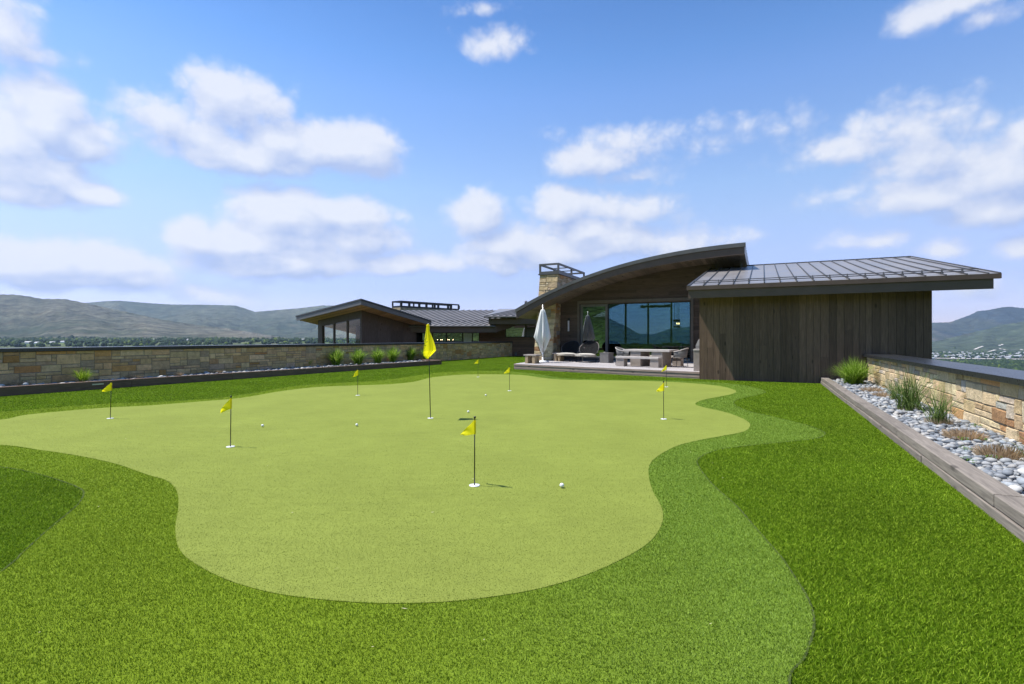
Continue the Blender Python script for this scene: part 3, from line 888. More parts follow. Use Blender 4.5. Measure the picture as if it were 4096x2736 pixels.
def stone_mass(name, lst, label):
    Vs, Fs, c = [], [], 0
    for i, (x, y, z, r) in enumerate(lst):
        V, Fa = TPL[i % 5]
        a = random.uniform(0, 6.28); tx, ty = random.uniform(-0.3, 0.3), random.uniform(-0.3, 0.3)
        R = np.array(Matrix.Rotation(a, 3, 'Z') @ Matrix.Rotation(tx, 3, 'X') @ Matrix.Rotation(ty, 3, 'Y'))
        Vs.append((V * np.array([r, r, r * random.uniform(0.85, 1.25)])) @ R.T + np.array([x, y, z])); Fs.append(Fa + c); c += len(V)
    o = np_obj(name, np.concatenate(Vs), np.concatenate(Fs), M['pebble'], smooth=True)
    return tag(o, label, 'stones', None, 'stuff')
stone_mass('river_pebbles', rest, 'mass of small grey river pebbles further along the sunlit bed')
def reg_l():
    s = random.uniform(-3, (CL1 - CL0).length - 0.1); w = random.random()
    a = CL0 + cld * s + nrm * 0.2; tt, nn = HT(a); b = V2(H(LWALL_T + 0.03, nn))
    q = a + (b - a) * w
    return (q.x, q.y)
stone_mass('shaded_pebbles', place_stones(1500, reg_l, 0.145, 0.05, 0.085), 'pale pebbles showing over the long dark timber curb')

# ------------------------------------------------------------------ plants
def clump(name, label, cat, px, z, nblade, hgt, rad, mat, group=None, droop=0.5, width=0.010, seed=1, stub=None, upright=0.35):
    p = G(px[0], px[1], z) if not isinstance(px, Vector) else px
    o = thing(name, label, cat, (p.x, p.y, z - 0.02), 0, group)
    r = random.Random(seed); mb = MB()
    for k in range(nblade):
        a = r.uniform(0, 2 * PI); br = rad * 0.22 * math.sqrt(r.random())
        bx, by = br * math.cos(r.uniform(0, 6.28)), br * math.sin(r.uniform(0, 6.28))
        sp = rad * (r.random() ** 0.7) * (1.15 if r.random() < 0.15 else 1.0)
        L = hgt * r.uniform(0.55, 1.08); w = width * r.uniform(0.6, 1.3)
        dx, dy = math.cos(a), math.sin(a); sx, sy = -dy * w / 2, dx * w / 2
        pr = None; ns = 5
        dr = droop * (sp / rad) * r.uniform(0.6, 1.3)
        for i in range(ns + 1):
            t = i / ns
            out = sp * (t ** (1 + upright)); zz = L * (t - dr * t ** 2.6 * 0.75)
            cx_, cy_ = bx + dx * out, by + dy * out
            ww = (1 - t ** 2) * 0.9 + 0.1
            A = (cx_ - sx * ww, cy_ - sy * ww, zz); B = (cx_ + sx * ww, cy_ + sy * ww, zz)
            if pr: 
                if i < ns: mb.f.append((pr[0], pr[1], len(mb.v) + 1, len(mb.v))); mb.c.append((1, 1, 1)); idx = (len(mb.v), len(mb.v) + 1); mb.v.extend([A, B])
                else: mb.v.append((cx_, cy_, zz)); mb.f.append((pr[0], pr[1], len(mb.v) - 1)); mb.c.append((1, 1, 1)); idx = None
            else:
                idx = (len(mb.v), len(mb.v) + 1); mb.v.extend([A, B])
            pr = idx
    mb.build('leaves', mat, o)
    if stub:
        mb = MB(); sr, sh, sn = stub
        for k in range(sn):
            a = r.uniform(0, 6.28); q = sr * math.sqrt(r.random()); x, y = q * math.cos(a), q * math.sin(a)
            lx, ly = x * 0.35 + r.uniform(-0.02, 0.02), y * 0.35 + r.uniform(-0.02, 0.02); w = r.uniform(0.003, 0.006); b = r.uniform(0, 3.14)
            h = sh * r.uniform(0.55, 1.1) * (1 - 0.45 * (q / sr) ** 2)
            i0 = len(mb.v); mb.v.extend([(x - w * math.cos(b), y - w * math.sin(b), 0), (x + w * math.cos(b), y + w * math.sin(b), 0), (x + lx, y + ly, h)])
            mb.f.append((i0, i0 + 1, i0 + 2)); mb.c.append((1, 1, 1))
        mb.build('dry_stubble', M['straw'], o)
    return o
def stubble(label, px, z, rad, hgt, num, seed, group, sprig=0):
    p = G(px[0], px[1], z)
    o = thing('cut_grass_tuft', label, 'cut grass', (p.x, p.y, z - 0.02), 0, group)
    r = random.Random(seed); mb = MB()
    for k in range(num):
        a = r.uniform(0, 6.28); q = rad * math.sqrt(r.random()); x, y = q * math.cos(a), q * math.sin(a)
        lx, ly = x * 0.4 + r.uniform(-0.025, 0.025), y * 0.4 + r.uniform(-0.025, 0.025); w = r.uniform(0.003, 0.006); b = r.uniform(0, 3.14)
        h = hgt * r.uniform(0.5, 1.1) * (1 - 0.4 * (q / rad) ** 2)
        i0 = len(mb.v); mb.v.extend([(x - w * math.cos(b), y - w * math.sin(b), 0), (x + w * math.cos(b), y + w * math.sin(b), 0), (x + lx + w * 0.6, y + ly, h), (x + lx - w * 0.6, y + ly, h)])
        mb.f.append((i0, i0 + 1, i0 + 2, i0 + 3)); mb.c.append((1, 1, 1))
    mb.build('stems', M['straw'], o)
    return o
ZR, ZL = 0.17, 0.22
clump('grass_clump', 'dense arching bright green grass clump where the sunlit wall meets the dark boards', 'ornamental grass', (3415, 1533), ZR, 900, 0.92, 0.86, M['clump'], 'grass clumps in the sunlit bed', 0.75, 0.011, 3)
clump('grass_clump', 'largest open spiky dark green grass clump in the pebbles before the sunlit wall', 'ornamental grass', (3638, 1636), ZR, 260, 0.86, 0.72, M['clump_dark'], 'grass clumps in the sunlit bed', 0.35, 0.010, 5, (0.14, 0.10, 130))
clump('grass_clump', 'small sparse sprig of dark grass just beyond the largest spiky clump', 'ornamental grass', (3572, 1594), ZR, 60, 0.50, 0.36, M['clump_dark'], 'grass clumps in the sunlit bed', 0.35, 0.010, 15, (0.10, 0.08, 80))
clump('grass_clump', 'thin spiky grass clump growing out of a tan dry base, before the wall', 'ornamental grass', (3752, 1690), ZR, 130, 0.66, 0.56, M['clump_dark'], 'grass clumps in the sunlit bed', 0.35, 0.009, 7, (0.17, 0.14, 320))
clump('grass_clump', 'long green blades arching in at the picture edge over the pebbles', 'ornamental grass', (4165, 1855), ZR, 60, 0.50, 0.42, M['clump_dark'], 'grass clumps in the sunlit bed', 0.6, 0.009, 8)
stubble('small tan cut tuft closest to the dense green clump in the sunlit bed', (3487, 1563), ZR, 0.20, 0.12, 420, 1, 'cut tufts in the sunlit bed')
stubble('small tan cut tuft between the dense clump and the spiky dark clump', (3530, 1582), ZR, 0.17, 0.11, 300, 2, 'cut tufts in the sunlit bed')
stubble('wide brown cut tuft with green weeds at its foot, before the tan wall', (3857, 1748), ZR, 0.19, 0.13, 560, 3, 'cut tufts in the sunlit bed')
stubble('largest brown cut tuft among the nearest pebbles', (4003, 1826), ZR, 0.19, 0.15, 700, 4, 'cut tufts in the sunlit bed')
# weeds between the stones
def weed(px, label, seed):
    p = G(px[0], px[1], ZR); o = thing('weed', label, 'weed', (p.x, p.y, ZR - 0.01), 0, 'weeds among the pebbles')
    r = random.Random(seed); mb = MB()
    for k in range(26):
        a = r.uniform(0, 6.28); d = 0.07 * math.sqrt(r.random()); x, y, z = d * math.cos(a), d * math.sin(a), r.uniform(0.015, 0.05)
        s = r.uniform(0.008, 0.016); b = r.uniform(0, 6.28); c_, s_ = math.cos(b) * s, math.sin(b) * s
        mb.quad((x - c_, y - s_, z), (x + s_ * 0.6, y - c_ * 0.6, z + 0.006), (x + c_, y + s_, z), (x - s_ * 0.6, y + c_ * 0.6, z + 0.006))
    mb.build('leaves', M['weed'], o)
for px, lb, sd in [((3853, 1762), 'low green weed at the foot of the wide brown cut tuft', 1), ((3905, 1706), 'low green weed against the foot of the tan wall', 2), ((3856, 1800), 'tiny green weed between the two brown cut tufts and the curb', 3), ((3975, 1838), 'green weed before the largest brown cut tuft', 4), ((3870, 1848), 'green weed by the inner edge of the timber curb', 5), ((3940, 1764), 'green weed between the two largest brown cut tufts', 6)]:
    weed(px, lb, sd)
# shaded side
for i, (px, h, lab) in enumerate([((1345, 1459), 0.78, 'largest bushy green clump, first of the close row nearest the camera'), ((1432, 1456), 0.78, 'bushy green clump, second of the close row from the camera'), ((1511, 1451), 0.78, 'bushy green clump, third of the close row, in its middle'), ((1572, 1446), 0.80, 'bushy green clump, fourth of the close row'), ((1643, 1439), 0.76, 'bushy green clump just short of the tall yellow flag'), ((1704, 1437), 0.72, 'bushy green clump half hidden behind the tall yellow flag')]):
    clump('grass_clump', lab, 'ornamental grass', px, ZL, 420, h * 1.22, 0.66, M['clump'], 'bushy clumps along the shaded wall', 0.6, 0.022, 20 + i)
clump('grass_clump', 'low spreading lime grass clump at the near end of the shaded wall', 'ornamental grass', (332, 1524), ZL, 130, 0.46, 0.46, M['clump_lime'], 'small clumps along the shaded wall', 0.25, 0.014, 31, (0.17, 0.12, 160))
clump('grass_clump', 'small lime grass clump next before the close bushy row', 'ornamental grass', (1237, 1463), ZL, 90, 0.44, 0.28, M['clump_lime'], 'small clumps along the shaded wall', 0.3, 0.018, 32)
clump('grass_clump', 'small lime grass clump between cut tufts midway along the shaded wall', 'ornamental grass', (1018, 1476), ZL, 60, 0.40, 0.26, M['clump_lime'], 'small clumps along the shaded wall', 0.3, 0.016, 33, (0.12, 0.10, 90))
clump('grass_clump', 'thin wisp of grass over a tiny cut tuft before the bushy row', 'ornamental grass', (1131, 1466), ZL, 16, 0.42, 0.20, M['clump_lime'], 'small clumps along the shaded wall', 0.3, 0.014, 34, (0.12, 0.12, 120))
for i, (px, w, lab) in enumerate([((79, 1537), 64, 'widest tan cut tuft, nearest to the camera at the shaded wall'), ((539, 1509), 58, 'tan cut tuft after the low spreading lime clump at the shaded wall'), ((715, 1499), 30, 'smallest tan cut tuft midway along the shaded wall'), ((866, 1489), 48, 'tan cut tuft before the midway small lime clump at the shaded wall')]):
    D = G(px[0], px[1], ZL).y
    stubble(lab, px, ZL, w * D / F / 2 * 0.9, 0.13, 380, 40 + i, 'cut tufts along the shaded wall')

# ================================================================== HOUSE
house = thing('house', 'low dark modern mountain house with a curved roof, stone chimney and board-clad wing', 'house')
def part(name, mb, mat, parent=None, smooth=False, bevel=0.0):
    return mb.build(name, mat, parent or house, smooth, bevel)
hb = lambda t, n, z: H(t, n, z)
NW, NF = 27.9, 25.6                # plane of the main wall, of the curved fascia
# --- curved roof profile, read on the fascia plane
top_px = [(2065, 1236), (2182, 1170), (2320, 1113.6), (2480, 1059), (2618, 1024.5), (2800, 990), (2978, 971)]
TOP = [PN(x, y, NF) for x, y in top_px]
bot_px = [(2079, 1265), (2150, 1226), (2254, 1175), (2363, 1132), (2563, 1077), (2691, 1052), (2800, 1037), (2970, 1017)]
BOT = [PN(x, y, NF) for x, y in bot_px]
def smooth_prof(P):
    c = np.polyfit([p[0] for p in P], [p[1] for p in P], 3)
    return lambda t: float(np.polyval(c, t))
ztop, zbot = smooth_prof(TOP), smooth_prof(BOT)
T0, T1 = TOP[0][0], TOP[-1][0]
print('arch', T0, T1, [round(ztop(t), 2) for t in (T0, -8, -4, T1)], [round(zbot(t), 2) for t in (T0, -8, -4, T1)])
NR1 = 37.0
roof = None
def arch_strip(n0, n1, za, zb, mat, name, t0=T0, t1=T1, seg=40, parent=None):
    mb = MB()
    for i in range(seg):
        a, b = t0 + (t1 - t0) * i / seg, t0 + (t1 - t0) * (i + 1) / seg
        mb.hexa([H(a, n0, za(a)), H(b, n0, za(b)), H(b, n1, za(b)), H(a, n1, za(a)), H(a, n0, zb(a)), H(b, n0, zb(b)), H(b, n1, zb(b)), H(a, n1, zb(a))])
    return part(name, mb, mat, parent, True) if False else part(name, mb, mat, parent)
zmid = lambda t: zbot(t) + 0.64 * (ztop(t) - zbot(t))
roof = arch_strip(NF + 0.06, NR1, lambda t: zbot(t) + 0.05, lambda t: ztop(t) - 0.012, M['fascia'], 'curved_roof')
arch_strip(NF, NF + 0.055, zbot, zmid, M['fascia'], 'fascia', parent=roof)
arch_strip(NF - 0.05, NF + 0.05, lambda t: zmid(t) + 0.004, ztop, M['metal'], 'roof_edge', T0 - 0.05, T1 + 0.05, parent=roof)
# soffit boards, running across the house
mb = MB(); zs = lambda t: zbot(t) + 0.045
k = 60
for i in range(k):
    a, b = T0 + 0.02 + (T1 - T0 - 0.04) * i / k, T0 + 0.02 + (T1 - T0 - 0.04) * (i + 1) / k - 0.012
    mb.hexa([H(a, NF + 0.06, zs(a) - 0.02), H(b, NF + 0.06, zs(b) - 0.02), H(b, NR1 - 0.5, zs(b) - 0.02), H(a, NR1 - 0.5, zs(a) - 0.02), H(a, NF + 0.06, zs(a)), H(b, NF + 0.06, zs(b)), H(b, NR1 - 0.5, zs(b)), H(a, NR1 - 0.5, zs(a))])
fix_local(part('soffit', mb, M['soffit'], roof))
for px, py in [(2260, 1192), (2370, 1149.5), (2490, 1111.5), (2622, 1078), (2763, 1053)]:
    t, z = PN(px, py, NF + 0.9)
    z = zs(t) - 0.022
    mb = MB(); mb.lathe([(0.055, 0.0), (0.055, -0.012), (0.042, -0.012), (0.03, 0.004), (0.0, 0.004)], 14, H(t, NF + 0.9, z)); part('downlight', mb, M['frame'], roof)
# clerestory strip on the right flank of the curved roof
mb = MB(); mb.quad(H(T1 + 0.004, NF + 0.25, zbot(T1) + 0.08), H(T1 + 0.004, NR1, zbot(T1) + 0.08), H(T1 + 0.004, NR1, ztop(T1) - 0.12), H(T1 + 0.004, NF + 0.25, ztop(T1) - 0.12)); part('flashing', mb, M['seam'], roof)
mb = MB()
for i in range(22):
    nn = NF + 0.4 + i * 0.5
    mb.box((T1 - 0.06, nn, ztop(T1)), (T1 + 0.03, nn + 0.05, ztop(T1) + 0.03), hb)
part('seam', mb, M['rib'], roof)

# --- main wall: lying boards with the glazed opening cut out
WT0, WT1, WTOP, FLOOR = -9.27, -3.31, 3.43, 0.26
mb = MB(); r = random.Random(4)
bt = 0.185; z = 0.05
while z < 5.4:
    z1 = z + bt - 0.008
    joints = sorted([r.uniform(-11, -2.2) for _ in range(2)])
    edges = sorted(set([-11.2, WT0, WT1, -2.1] + joints + [-11.2 + 0.35 * i for i in range(1, 26)]))
    run = None; off = r.uniform(0, 0.006)
    for a, b in zip(edges, edges[1:]):
        if b - a < 0.01: continue
        if a >= WT0 - 1e-6 and b <= WT1 + 1e-6 and z < WTOP - 0.09: 
            if z1 <= WTOP: continue
            zz0 = WTOP
        else: zz0 = z
        c0, c1 = min(z1, zbot(a) + 0.03), min(z1, zbot(b) + 0.03)
        if c0 <= zz0 + 0.002 and c1 <= zz0 + 0.002: continue
        c0 = max(c0, zz0 + 0.001); c1 = max(c1, zz0 + 0.001)
        ja = 0.003 if a in joints else 0
        mb.hexa([H(a + ja, NW - 0.02 - off, zz0), H(b, NW - 0.02 - off, zz0), H(b, NW, zz0), H(a + ja, NW, zz0), H(a + ja, NW - 0.02 - off, c0), H(b, NW - 0.02 - off, c1), H(b, NW, c1), H(a + ja, NW, c0)])
    z += bt
import bmesh
def weld(ob):
    bm = bmesh.new(); bm.from_mesh(ob.data); bmesh.ops.remove_doubles(bm, verts=bm.verts, dist=0.0006); bm.to_mesh(ob.data); bm.free()
o = part('front_wall', mb, M['wood_h']); weld(o); fix_local(o)
# backing behind the boards
mb = MB()
def wallseg(t0, t1, z0):
    k = max(1, int((t1 - t0) / 0.3))
    for i in range(k):
        a, b = t0 + (t1 - t0) * i / k, t0 + (t1 - t0) * (i + 1) / k
        mb.hexa([H(a, NW + 0.002, z0), H(b, NW + 0.002, z0), H(b, NW + 0.2, z0), H(a, NW + 0.2, z0), H(a, NW + 0.002, zbot(a) + 0.03), H(b, NW + 0.002, zbot(b) + 0.03), H(b, NW + 0.2, zbot(b) + 0.03), H(a, NW + 0.2, zbot(a) + 0.03)])
wallseg(-11.2, WT0, 0); wallseg(WT0, WT1, WTOP); wallseg(WT1, -2.1, 0)
part('wall_core', mb, M['inner'])
# trim round the opening
mb = MB()
mb.box((WT0 - 0.13, NW - 0.07, FLOOR), (WT0, NW - 0.028, WTOP + 0.13), hb); mb.box((WT1, NW - 0.07, FLOOR), (WT1 + 0.13, NW - 0.028, WTOP + 0.13), hb)
mb.box((WT0 + 0.002, NW - 0.07, WTOP), (WT1 - 0.002, NW - 0.028, WTOP + 0.13), hb); mb.box((WT0 - 0.15, NW - 0.085, WTOP + 0.132), (WT1 + 0.15, NW - 0.026, WTOP + 0.16), hb)
part('opening_trim', mb, M['trim'])
# sliding leaf at the left
DT1 = -7.68
leaf = thing('tmp', None, None); bpy.data.objects.remove(leaf)
mb = MB(); fw = 0.13; a, b = WT0 + 0.03, DT1; z0, z1 = FLOOR + 0.03, WTOP - 0.03
mb.box((a, NW + 0.02, z0), (a + fw, NW + 0.09, z1), hb); mb.box((b - fw, NW + 0.02, z0), (b, NW + 0.09, z1), hb)
mb.box((a + fw + .001, NW + 0.02, z1 - 0.15), (b - fw - .001, NW + 0.09, z1), hb); mb.box((a + fw + .001, NW + 0.02, z0), (b - fw - .001, NW + 0.09, z0 + 0.13), hb)
door = part('sliding_door', mb, M['metal'])
mb = MB(); mb.box((a + fw + .002, NW + 0.05, z0 + 0.132), (b - fw - .002, NW + 0.056, z1 - 0.152), hb); part('pane', mb, M['glass_mirror'], door)
# the rest of the opening: tinted panel with slim frame
mb = MB(); a, b = DT1 + 0.004, WT1 - 0.02
mb.box((a, NW + 0.11, FLOOR + 0.02), (a + 0.05, NW + 0.16, WTOP - 0.03), hb); mb.box((b - 0.05, NW + 0.11, FLOOR + 0.02), (b, NW + 0.16, WTOP - 0.03), hb)
mb.box((a + .051, NW + 0.11, WTOP - 0.08), (b - .051, NW + 0.16, WTOP - 0.03), hb); mb.box((a + .051, NW + 0.11, FLOOR + 0.02), (b - .051, NW + 0.16, FLOOR + 0.06), hb)
wfr = part('picture_window', mb, M['frame'])
mb = MB(); mb.box((a + .052, NW + 0.132, FLOOR + 0.062), (b - .052, NW + 0.138, WTOP - 0.082), hb); part('pane', mb, M['glass_blue'], wfr)
# wall lamp
t, z0_ = PN(2276.5, 1325, NW); _, z1_ = PN(2276.5, 1274, NW)
mb = MB(); mb.box((t - 0.055, NW - 0.05, z0_ - 0.02), (t + 0.055, NW - 0.03, z1_ + 0.02), hb); lamp = part('wall_lamp', mb, M['frame'])
mb = MB(); q = H(t, NW - 0.10, 0); mb.tube([(q.x, q.y, z0_), (q.x, q.y, z1_ - 0.13)], 0.05, 14); part('lamp_tube', mb, M['sconce'], lamp)
mb = MB(); mb.tube([(q.x, q.y, z1_ - 0.128), (q.x, q.y, z1_)], 0.052, 14); part('lamp_cap', mb, M['frame'], lamp)

# --- interior
mb = MB(); mb.box((-11.0, NW + 0.21, 0.05), (-2.15, 36.0, FLOOR - 0.004), hb); part('room_floor', mb, M['inner_floor'])
NB = 35.6
mb = MB()
mb.box((-11.0, NW + 0.21, FLOOR), (-10.9, NB, 3.0), hb); mb.box((-2.25, NW + 0.21, FLOOR), (-2.15, NB, 4.9), hb)
mb.box((-11.0, NB, FLOOR), (-2.15, NB + 0.15, 1.10), hb)
mb.box((-11.0, NB, 1.102), (PN(2432, 1300, NB)[0], NB + 0.15, 3.0), hb)
part('room_wall', mb, M['inner'])
back_mull = [PN(x, 1300, NB)[0] for x in (2430, 2502, 2592, 2685, 2775)]
mb = MB()
for tm in back_mull: mb.box((tm - 0.06, NB + 0.02, 1.104), (tm + 0.06, NB + 0.12, zbot(tm) + 0.02), hb)
bw_ = part('back_window', mb, M['frame'])
mb = MB()
for a, b in zip(back_mull, back_mull[1:]): mb.quad(H(a + .06, NB + 0.07, 1.104), H(b - .06, NB + 0.07, 1.104), H(b - .06, NB + 0.07, zbot(b)), H(a + .06, NB + 0.07, zbot(a)))
part('pane', mb, M['glass_blue'], bw_)

# --- stone chimney: battered column that runs up through the roof
CT0, CT1 = -11.55, -10.48
NB0, NB1, ZC = 26.55, 27.5, 5.12
nb = lambda z: NB0 + (NB1 - NB0) * z / ZC
NCB = 32.2
mb = MB()
ashlar(mb, CT1 - CT0, ZC - 0.0, lambda s, z, o: H(CT0 + s * (1 + 0.06 * z / ZC), nb(z) - o, z), 0.13, 21, 5, 0.035, 1.6)
ashlar(mb, NCB - NB0, ZC, lambda s, z, o: H(CT1 + (CT1 - CT0) * 0.06 * z / ZC + o, nb(z) + s * (NCB - nb(z)) / (NCB - NB0), z), 0.13, 22, 5, 0.035, 1.6)
chim = part('chimney', mb, M['stone'])
mb = MB(); w6 = (CT1 - CT0) * 0.06
mb.hexa([H(CT0, nb(0) + 0.012, 0), H(CT1 - 0.012, nb(0) + 0.012, 0), H(CT1 - 0.012, NCB, 0), H(CT0, NCB, 0), H(CT0, NB1 + 0.012, ZC), H(CT1 + w6 - 0.012, NB1 + 0.012, ZC), H(CT1 + w6 - 0.012, NCB, ZC), H(CT0, NCB, ZC)])
part('chimney_core', mb, M['mortar'], chim)
# steel cage on top
a, b, n0, n1, z0, z1 = CT0 - 0.03, CT1 + w6 + 0.05, NB1 - 0.04, NCB + 0.03, ZC + 0.002, 5.76
mb = MB()
mb.box((a - 0.04, n0 - 0.04, z0), (b + 0.04, n1 + 0.04, z0 + 0.06), hb)
mb.box((a, n0, z0 + 0.062), (b, n0 + 0.05, z0 + 0.19), hb); mb.box((a, n1 - 0.05, z0 + 0.062), (b, n1, z0 + 0.19), hb)
mb.box((a, n0 + .051, z0 + 0.062), (a + 0.05, n1 - .051, z0 + 0.19), hb); mb.box((b - 0.05, n0 + .051, z0 + 0.062), (b, n1 - .051, z0 + 0.19), hb)
for (x, y) in ((a, n0), (b - 0.10, n0), (a, n1 - 0.10), (b - 0.10, n1 - 0.10), (b - 0.10, (n0 + n1) / 2 - .15), (a, (n0 + n1) / 2 - .15)):
    mb.box((x, y, z0 + 0.192), (x + 0.10, y + 0.10, z1 - 0.102), hb)
mb.box((a, n0, z1 - 0.10), (b, n0 + 0.10, z1), hb); mb.box((a, n1 - 0.10, z1 - 0.10), (b, n1, z1), hb)
mb.box((a, n0 + .101, z1 - 0.10), (a + 0.10, n1 - .101, z1), hb); mb.box((b - 0.10, n0 + .101, z1 - 0.10), (b, n1 - .101, z1), hb)
for nn in (29.2, 30.6): mb.box((a + .101, nn, z1 - 0.09), (b - .101, nn + 0.05, z1 - 0.04), hb)
part('chimney_cage', mb, M['metal'], chim)

zr = lambda n: 3.33 + 0.19 * (n - 19.15)
# --- board-clad wing (garage side)
GT0, GT1, GN = -2.03, 4.65, 19.77
EN, ET0, ET1 = 19.15, -2.38, 6.04
ZE0, ZE1 = 2.90, 3.33
RS, RN = 0.19, 8.75
mb = MB(); r = random.Random(12); t = GT0
while t < GT1 - 0.02:
    w = r.choice([0.17, 0.2, 0.21, 0.24, 0.21]); e = min(GT1, t + w)
    o_ = r.uniform(0, 0.007)
    cut = r.uniform(0.4, 2.4) if r.random() < 0.15 else None
    spans = [(-0.02, 3.04)] if cut is None else [(-0.02, cut), (cut + 0.004, 3.04)]
    for (za, zb) in spans:
        mb.box((t + 0.004, GN - 0.022 - o_, za), (e - 0.004, GN, zb), hb)
    t = e
o = part('board_wall', mb, M['wood_v']); fix_local(o)
mb = MB(); mb.box((GT0 + 0.003, GN + 0.002, 0), (GT1 - 0.003, NW + 0.15, 3.03), hb); part('wing_core', mb, M['inner'])
mb = MB(); nn = GN - 0.01
while nn < NW:
    e = min(NW - 0.03, nn + 0.2)
    if e - nn < 0.02: break
    mb.box((GT0 - 0.022, nn + 0.003, -0.02), (GT0, e - 0.003, zr(nn) - 0.38), hb); nn += 0.2
o = part('side_boards', mb, M['wood_v']); fix_local(o)
# roof slab
zr = lambda n: ZE1 + RS * (n - EN)
def wing_box(t0, t1, n0, n1, d0, d1):
    p = [(t0, n0), (t1, n0), (t1, n1), (t0, n1)]
    return [H(t, n, zr(n) + d0) for t, n in p] + [H(t, n, zr(n) + d1) for t, n in p]
NRR = EN + RN - 0.02
mb = MB(); mb.hexa(wing_box(ET0 + 0.02, ET1 - 0.02, EN + 0.06, NW - 0.03, -0.10, -0.004))
mb.hexa(wing_box(-0.7, ET1 - 0.02, NW - 0.028, NRR + 0.9, -0.10, -0.004))
wroof = part('shed_roof', mb, M['seam'])
mb = MB(); k = 0; t = ET0 + 0.03
while t < ET1:
    n1 = NW - 0.05 if t < -0.72 else NRR + 0.9
    mb.hexa(wing_box(t, t + 0.028, EN - 0.02, n1, -0.003, 0.034)); t += 0.478
part('rib', mb, M['rib'], wroof)
mb = MB(); mb.hexa(wing_box(ET0 - 0.02, ET0 + 0.018, EN - 0.02, NW - 0.05, -0.12, 0.03)); mb.hexa(wing_box(ET1 - 0.018, ET1 + 0.02, EN - 0.02, NRR + 0.9, -0.12, 0.03))
mb.hexa(wing_box(-0.7, ET1 - .02, NRR + 0.902, NRR + 0.95, -0.12, 0.04)); part('verge', mb, M['rib'], wroof)
mb = MB(); mb.box((ET0 - 0.03, EN - 0.05, 3.185), (ET1 + 0.02, EN + 0.05, ZE1 - 0.003), hb); part('drip_edge', mb, M['fascia'], wroof)
mb = MB(); mb.box((ET0 + 0.02, EN, ZE0), (ET1 - 0.14, EN + 0.055, 3.182), hb); part('fascia', mb, M['fascia'], wroof)
mb = MB(); mb.hexa(wing_box(ET0 + 0.02, ET0 + 0.06, EN + 0.056, NW - 0.05, -0.42, -0.125)); mb.hexa(wing_box(ET1 - 0.18, ET1 - 0.14, EN + 0.056, NW, -0.42, -0.125)); part('end_board', mb, M['fascia'], wroof)
mb = MB()
for i in range(int((ET1 - ET0 - 0.3) / 0.14)):
    a = ET0 + 0.08 + i * 0.14
    mb.hexa(wing_box(a, a + 0.13, EN + 0.06, NW - 0.05, -0.40, -0.37))
fix_local(part('soffit', mb, M['soffit'], wroof))
# snow rail
mb = MB(); rn = EN + 0.42
for dz in (0.065, 0.125):
    mb.tube([H(ET0 + 0.15, rn - (0.0 if dz < .15 else 0.05), zr(rn) + dz), H(ET1 - 0.35, rn - (0.0 if dz < .15 else 0.05), zr(rn) + dz)], 0.014, 8)
t = ET0 + 0.03 + 0.478
while t < ET1 - 0.3:
    mb.hexa([H(t - 0.01, rn - 0.12, zr(rn - .12) + 0.034), H(t + 0.035, rn - 0.12, zr(rn - .12) + 0.034), H(t + 0.035, rn + 0.09, zr(rn + .09) + 0.034), H(t - 0.01, rn + 0.09, zr(rn + .09) + 0.034), H(t - 0.01, rn - 0.07, zr(rn) + 0.145), H(t + 0.012, rn - 0.07, zr(rn) + 0.145), H(t + 0.012, rn + 0.0, zr(rn) + 0.08), H(t - 0.01, rn + 0.0, zr(rn) + 0.08)])
    t += 0.478
part('snow_rail', mb, M['rib'], wroof)
# dark return wall under the curved roof, behind the wing roof
mb = MB(); mb.box((-2.1, 30.0, 3.0), (T1 - 0.25, 30.1, 5.45), hb); part('upper_wall', mb, M['inner'])
q = H(-0.95, 27.6, 0); mb = MB(); mb.box((-1.0, 27.75, 4.95), (-0.9, 27.85, 5.36), hb); part('roof_post', mb, M['trim'])

# --- far wing behind the long wall
Y_E, Z_E = 41.0, 2.49
Y_W = 43.0
WX, WY = 0.67, 0.742
far_slope = 1.45 / 4.44
zf = lambda y: Z_E + far_slope * (y - Y_E)
mb = MB(); z = -0.05
while z < 3.0:
    mb.box((-3.25, Y_W - 0.02, z), (4.2, Y_W, min(3.0, z + 0.19)), None); z += 0.2
for zz in (): pass
o = part('far_wall', mb, M['wood_red'])
mb = MB(); mb.box((-13, Y_W + 0.002, -0.05), (4.2, Y_W + 0.25, 3.0)); part('far_wall_core', mb, M['inner'])
mb = MB(); z = 1.95
mb.box((-13, Y_W - 0.02, 1.98), (-3.254, Y_W, 2.6)); mb.box((-13, Y_W - 0.02, -0.05), (-9.6, Y_W, 1.975)); part('far_wall_band', mb, M['wood_h'])
def far_window(x0, x1, z0, z1, mulls, mat, y=Y_W, name='window'):
    mb = MB(); f = 0.06; yy = y - 0.05
    mb.box((x0, yy, z0), (x0 + f, yy + 0.045, z1)); mb.box((x1 - f, yy, z0), (x1, yy + 0.045, z1))
    mb.box((x0 + f + .001, yy, z1 - f), (x1 - f - .001, yy + 0.045, z1)); mb.box((x0 + f + .001, yy, z0), (x1 - f - .001, yy + 0.045, z0 + f))
    for m_ in mulls: mb.box((m_ - 0.05, yy, z0 + f + .001), (m_ + 0.05, yy + 0.045, z1 - f - .001))
    w = part(name, mb, M['frame'])
    mb = MB(); mb.quad((x0 + f, yy + 0.025, z0 + f), (x1 - f, yy + 0.025, z0 + f), (x1 - f, yy + 0.025, z1 - f), (x0 + f, yy + 0.025, z1 - f)); part('pane', mb, mat, w)
    return w
X_ = lambda px, y: (px - CX) / F * y
M['glass_far'] = mat_glass('far window glass', (0.16, 0.18, 0.16), 0.24)
wy = Y_W - 0.03
